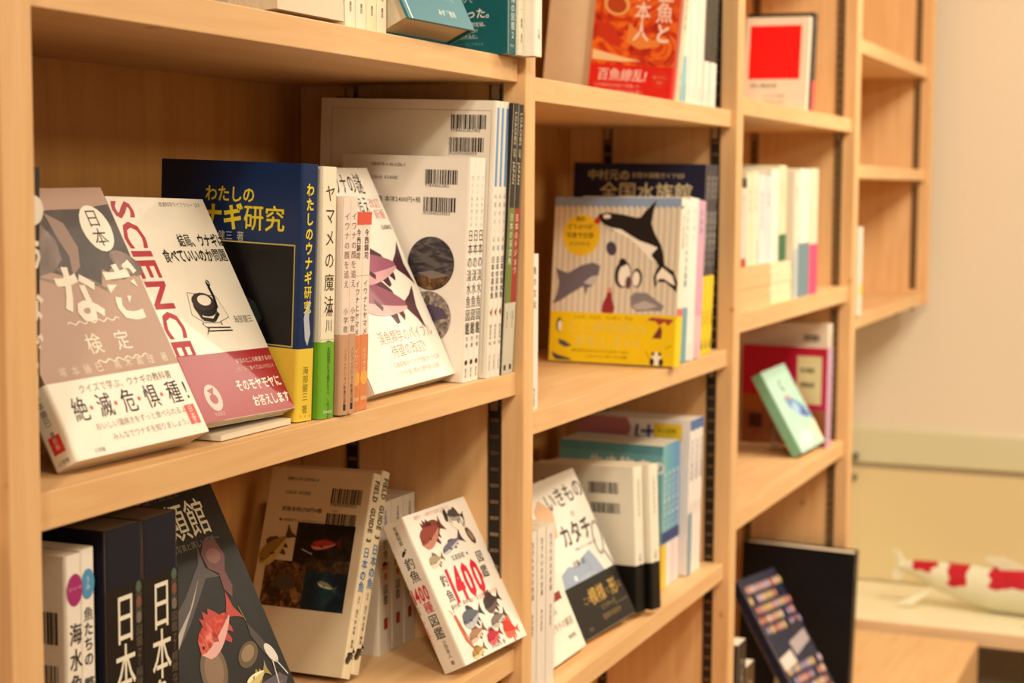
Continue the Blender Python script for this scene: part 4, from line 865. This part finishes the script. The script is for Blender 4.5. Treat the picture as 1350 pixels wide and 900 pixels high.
book('tall pale green spine with a hot pink foot, third bay', (-.015, 2.768, B3, 0, 0, 0, .060, .12, .210), 'F', 'DFDDC2', art=plain('美', 'C8C49C', 'F0407C', 84))
# third bay, lower shelf
def a_j1(p, t, d, h):
    p.barcode('L', d-46, h-32, 30, 12); p.barcode('L', d-46, h-56, 30, 12); p.text('L', '定価 本体3200円+税', 60, h-52, 5, '9A8A7A'); p.text('F', '海の大図鑑', t/2, h-20, 12, 'B8A898', vert=True, cen=True)
book('largest cream guide with two barcodes, back of the third bay lower shelf', (-.030, 3.0050, C3, -4, 0, 0, .026, .1700, .2170), 'F', 'EEDFCB', art=a_j1)
book('thinner white spine with a dark foot, squeezed against the right post of the third bay', (-.035, 3.0330, C3, 0, 0, 0, .0180, .15, .190), 'F', 'F2E8DA', art=plain('魚', 'A89A8A', '3A2C3A', 45))
def a_j2(p, t, d, h):
    p.rect('L', 0, 88, d, h-88, 'C0103C'); p.rect('L', 0, 0, d, 88, '9A5A38', 0); p.rect('L', 96, 66, d-96, h-84, 'C2144E', 2); p.rect('L', 104, 76, d-114, h-92, 'E6D6A4', 3)
    p.barcode('L', 110, h-46, 26, 9, lift=4); p.barcode('L', 110, h-72, 26, 9, lift=4)
    for x in (14, 60): p.rect('L', x, 28, 26, 26, '4A1A14', 2)
    p.rect('L', 0, 60, 40, 28, 'B06A30', 1)
    p.text('F', '釣り入門', t/2, h-14, 9, 'E8DCE4', vert=True, cen=True)
book('magenta and brown picture book with a pale barcode label, third bay lower shelf', (-.020, 2.9500, C3, -6, 1, 0, .0300, .160, .178), 'F', 'C8A0BC', art=a_j2)
def a_j3(p, w, d, h):
    p.rect('F', 0, 0, w, h, 'B4DCCB'); p.ell('F', 58, 120, 9, 11, '6A8A86', 1); p.ell('F', 60, 121, 5, 7, 'C8E0D4', 2)
    p.poly('F', [(40, 100), (70, 96), (104, 76), (120, 54), (104, 50), (72, 62), (48, 78)], '5E8EC4', 1); p.ell('F', 70, 74, 15, 12, 'A8C8E4', 2); p.ell('F', 94, 62, 10, 8, '5A62B8', 2); p.ell('F', 60, 96, 9, 6, 'C88A94', 2)
    p.poly('F', [(96, 40), (124, 44), (w, 20), (w, 4), (104, 6)], 'E6ECC8', 1); p.poly('F', [(10, 10), (40, 34), (80, 30), (70, 6)], 'DCEEE6', 1)
book('mint green picture book with blue sea creatures, leaning back in the third bay', (-.0300, 2.8130, C3, -6, -3.0, 29.3, .1200, .020, .1547), 'L', '7FBFA4', art=a_j3, stand='mint green picture book')
# third bay, bottom: standing on the protruding base
ZB = .349
def a_k1(p, t, d, h): p.text('F', '魚譜', t/2, h-20, 14, '9A8A5A', vert=True, cen=True)
book('large navy hardcover with a blank cover, standing on the base under the third bay', (.0215, 2.9950, ZB, 0, 0, -1.5, .036, .2080, .2970), 'F', '*navy_cloth', hard=True, art=a_k1, pages=pap('E8D6BC', .8, .2))
def a_k2(p, w, d, h):
    rnd = random.Random(3); cols = ['C88A8C', 'B0645A', 'D8B4A8', '8A7CA8', 'C8A868', 'B8A0B4']
    for i in range(9):
        for j in range(16):
            x, y = 10+i*17+(8 if j % 2 else 0), 10+j*19
            if 150 < y < 214 or rnd.random() < .2: continue
            c = rnd.choice(cols)
            for a in range(5): p.ell('F', x+4.6*math.cos(a*1.257+j), y+4.6*math.sin(a*1.257+j), 3.4, 3.4, c, 1, 'floral_pattern', 7)
            p.ell('F', x, y, 2, 2, 'E8D8A8', 2, 'floral_pattern', 6)
    p.poly('F', [(4, 168), (60, 176), (64, 152), (6, 146)], 'D8CCC4', 2); p.poly('F', [(70, 188), (150, 200), (150, 178), (74, 162)], 'A89CA0', 2); p.poly('F', [(104, 212), (150, 222), (150, 204), (104, 194)], '2A2430', 2)
book('navy floral-patterned hardcover with white label strip, leaning in front of the blank navy one', (.0428, 2.7171, ZB, -9.1, 2.5, 32.6, .1569, .020, .3172), 'L', '141C38', hard=False, art=a_k2, stand='navy floral-patterned hardcover')
for k, (l, c) in enumerate((('dark book with a pale top standing low beside the third post', '1C1814'), ('brown book standing low between the pale-topped one and the floral hardcover', '4A3418'))):
    book(l, (.0, 2.300+.05*k, ZB, 0, 0, 0, .045, .17, .300-.045*k), 'F', c, art=plain('魚の歴史', 'E8DCC8', 'D8C8B0', 60), pages=pap('E8DCC8', .8, .2))
# bay 4: a single thin book by the post
book('thin white spine with a yellow patch, alone at the left of the wall shelf unit', (-.002, 3.1250, 1.0665, 0, 0, 0, .0330, .13, .165), 'F', 'F3E6D6', art=lambda p, t, d, h: p.rect('F', t*.25, 38, t*.7, 20, 'F4E018', 1))

# ================================================================ table and koi at the end wall
TB = thing('display_counter', 'long white-topped counter against the end wall, under the koi', 'counter', (.8, 3.8, 0))
WT = pap('F3EAC8', .35, .5, .2)
part(box('counter_top', -.2395, 1.9, 3.622, 3.984, .333, .369, WT, bevel=.004), TB)
part(box('counter_edge', -.2395, 1.9, 3.6165, 3.6215, .334, .366, wood('pale_edge_wood', 'E8C9A0', 'DDB88C', 'X'), bevel=.001), TB)
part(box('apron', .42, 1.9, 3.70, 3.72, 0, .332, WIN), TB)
for x in (.30, 1.86): part(box('leg', x, x+.03, 3.70, 3.74, 0, .332, WZ, bevel=.001), TB)
# hooks on the wall board
for z, l in ((.667, 'upper small metal hook on the end wall beside the bookcase'), (.618, 'lower small metal hook on the end wall beside the bookcase')):
    hk = thing('hook', l, 'hook', (-.166, 3.978 if z > .65 else 3.99, z))
    V, F = box_vf(-.008, .008, -.004, 0, -.010, .010); mesh_obj('plate', V, F, pap('B8C0B8', .25, .5, 0, .8), hk)
    V, F = box_vf(-.004, .004, -.022, -.004, -.006, 0); box_vf(-.004, .004, -.024, -.019, -.006, .010, V, F); mesh_obj('hook_arm', V, F, pap('8A9088', .25, .5, 0, .9), hk)

# koi: one continuous body along +X (head), tail at -X
def koi():
    e = thing('koi_figure', 'white and red koi carp figure lying on the white counter', 'fish figure', (.222, 3.775, .3705), (0, 0, math.radians(-3)))
    e.scale = (1, 1, .88)
    L, n, m = .54, 48, 30
    KN = [(-.245, .010, .098), (-.21, .022, .092), (-.16, .037, .078), (-.10, .048, .066), (-.04, .056, .058), (.03, .059, .0595), (.10, .055, .056), (.17, .045, .050), (.22, .032, .044), (.262, .012, .040)]
    def at(x):
        for (x0, a0, z0), (x1, a1, z1) in zip(KN[:-1], KN[1:]):
            if x <= x1+1e-9:
                f = max(0, (x-x0)/(x1-x0)); f = f*f*(3-2*f)*.4+f*.6; return a0+(a1-a0)*f, z0+(z1-z0)*f
        return KN[-1][1:]
    V, F = [], []
    for i in range(n+1):
        u = i/n; x = -.245+.507*u; a, zc = at(x); yo = .012*math.sin(u*3.6); b = a*.74
        zc = max(zc, a*.985)
        for j in range(m):
            t = 2*math.pi*j/m; V.append((x, yo+b*math.cos(t), zc+a*math.sin(t)))
    for i in range(n):
        for j in range(m): F.append((i*m+j, (i+1)*m+j, (i+1)*m+(j+1) % m, i*m+(j+1) % m))
    V.append((-.248, 0, .098)); V.append((.268, yo, .040)); c0, c1 = len(V)-2, len(V)-1
    for j in range(m): F.append((c0, (j+1) % m, j)); F.append((c1, n*m+j, n*m+(j+1) % m))
    mt, N, Lk, bs = newmat('koi_skin')
    def mth(op, a, b=None, c=None):
        q = N.new('ShaderNodeMath'); q.operation = op
        for k, v in enumerate((a, b, c)):
            if v is None: continue
            if isinstance(v, (int, float)): q.inputs[k].default_value = v
            else: Lk.new(v, q.inputs[k])
        return q.outputs[0]
    tc = N.new('ShaderNodeTexCoord'); sp = N.new('ShaderNodeSeparateXYZ'); no = N.new('ShaderNodeTexNoise'); no.inputs['Scale'].default_value = 26; no.inputs['Detail'].default_value = 2
    Lk.new(tc.outputs['Object'], sp.inputs[0]); Lk.new(tc.outputs['Object'], no.inputs['Vector'])
    wob = mth('MULTIPLY', mth('SUBTRACT', no.outputs['Fac'], .5), .050)
    xx = mth('ADD', sp.outputs['X'], wob); zz = mth('ADD', sp.outputs['Z'], wob)
    tot = None
    for cx, hw, zl in ((-.188, .024, .097), (-.112, .019, .066), (.000, .045, .070), (.125, .040, .060)):
        e1 = mth('LESS_THAN', mth('ABSOLUTE', mth('SUBTRACT', xx, cx)), hw); e2 = mth('GREATER_THAN', zz, zl)
        r_ = mth('MULTIPLY', e1, e2); tot = r_ if tot is None else mth('MAXIMUM', tot, r_)
    mx = N.new('ShaderNodeMix'); mx.data_type = 'RGBA'; mx.inputs[6].default_value = hexc('DDDBC0'); mx.inputs[7].default_value = hexc('B80824')
    Lk.new(tot, mx.inputs[0]); Lk.new(mx.outputs[2], bs.inputs['Base Color']); bs.inputs['Roughness'].default_value = .45
    mesh_obj('body', V, F, mt, e, smooth=True)
    fm = pap('E6E2C8', .45)
    def fin(name, pts, th=.003, axis='y'):
        V = []; k = len(pts)
        for s in (-1, 1):
            for p in pts:
                V.append((p[0], p[1]+s*th/2, p[2]) if axis == 'y' else (p[0], p[1], p[2]+s*th/2))
        F = [tuple(range(k))[::-1], tuple(range(k, 2*k))]+[(i, (i+1) % k, k+(i+1) % k, k+i) for i in range(k)]
        o = mesh_obj(name, V, F, fm, e); 
        bm = bmesh.new(); bm.from_mesh(o.data); bmesh.ops.recalc_face_normals(bm, faces=bm.faces); bm.to_mesh(o.data); bm.free()
    fin('tail_fin', [(-.232, 0, .104), (-.238, .0, .118), (-.250, -.002, .136), (-.262, -.002, .141), (-.256, 0, .116), (-.252, .0, .098), (-.262, 0, .074), (-.258, .0, .056), (-.240, 0, .062), (-.230, 0, .092)], .006)
    fin('dorsal_fin', [(.055, 0, .112), (-.005, 0, .138), (-.02, 0, .143), (-.055, 0, .141), (-.06, .0, .134), (-.03, .0, .118), (-.02, 0, .105)], .005)
    fin('pectoral_fin', [(.13, -.036, .030), (.09, -.075, .012), (.04, -.100, .004), (.05, -.078, .003), (.10, -.036, .018)], .005, 'z')
    fin('pelvic_fin', [(-.17, -.018, .046), (-.215, -.040, .024), (-.235, -.048, .012), (-.21, -.040, .010), (-.175, -.016, .034)], .006, 'z')
    for s in (-1, 1):
        V = [(.215+.007*math.cos(a)*math.sin(b), -.006+s*(.026)+s*.003*math.cos(b)*1.0, .054+.007*math.sin(a)*math.sin(b)) for b in (.01, .8, 1.5) for a in [i*math.pi/6 for i in range(12)]]
        F = [(r*12+i, r*12+(i+1) % 12, (r+1)*12+(i+1) % 12, (r+1)*12+i) for r in (0, 1) for i in range(12)]
        mesh_obj('eye', V, F, pap('14100C', .2, .6), e)
koi()
print('objects', len(bpy.data.objects), 'tris', sum(len(p.vertices)-2 for me in bpy.data.meshes for p in me.polygons))
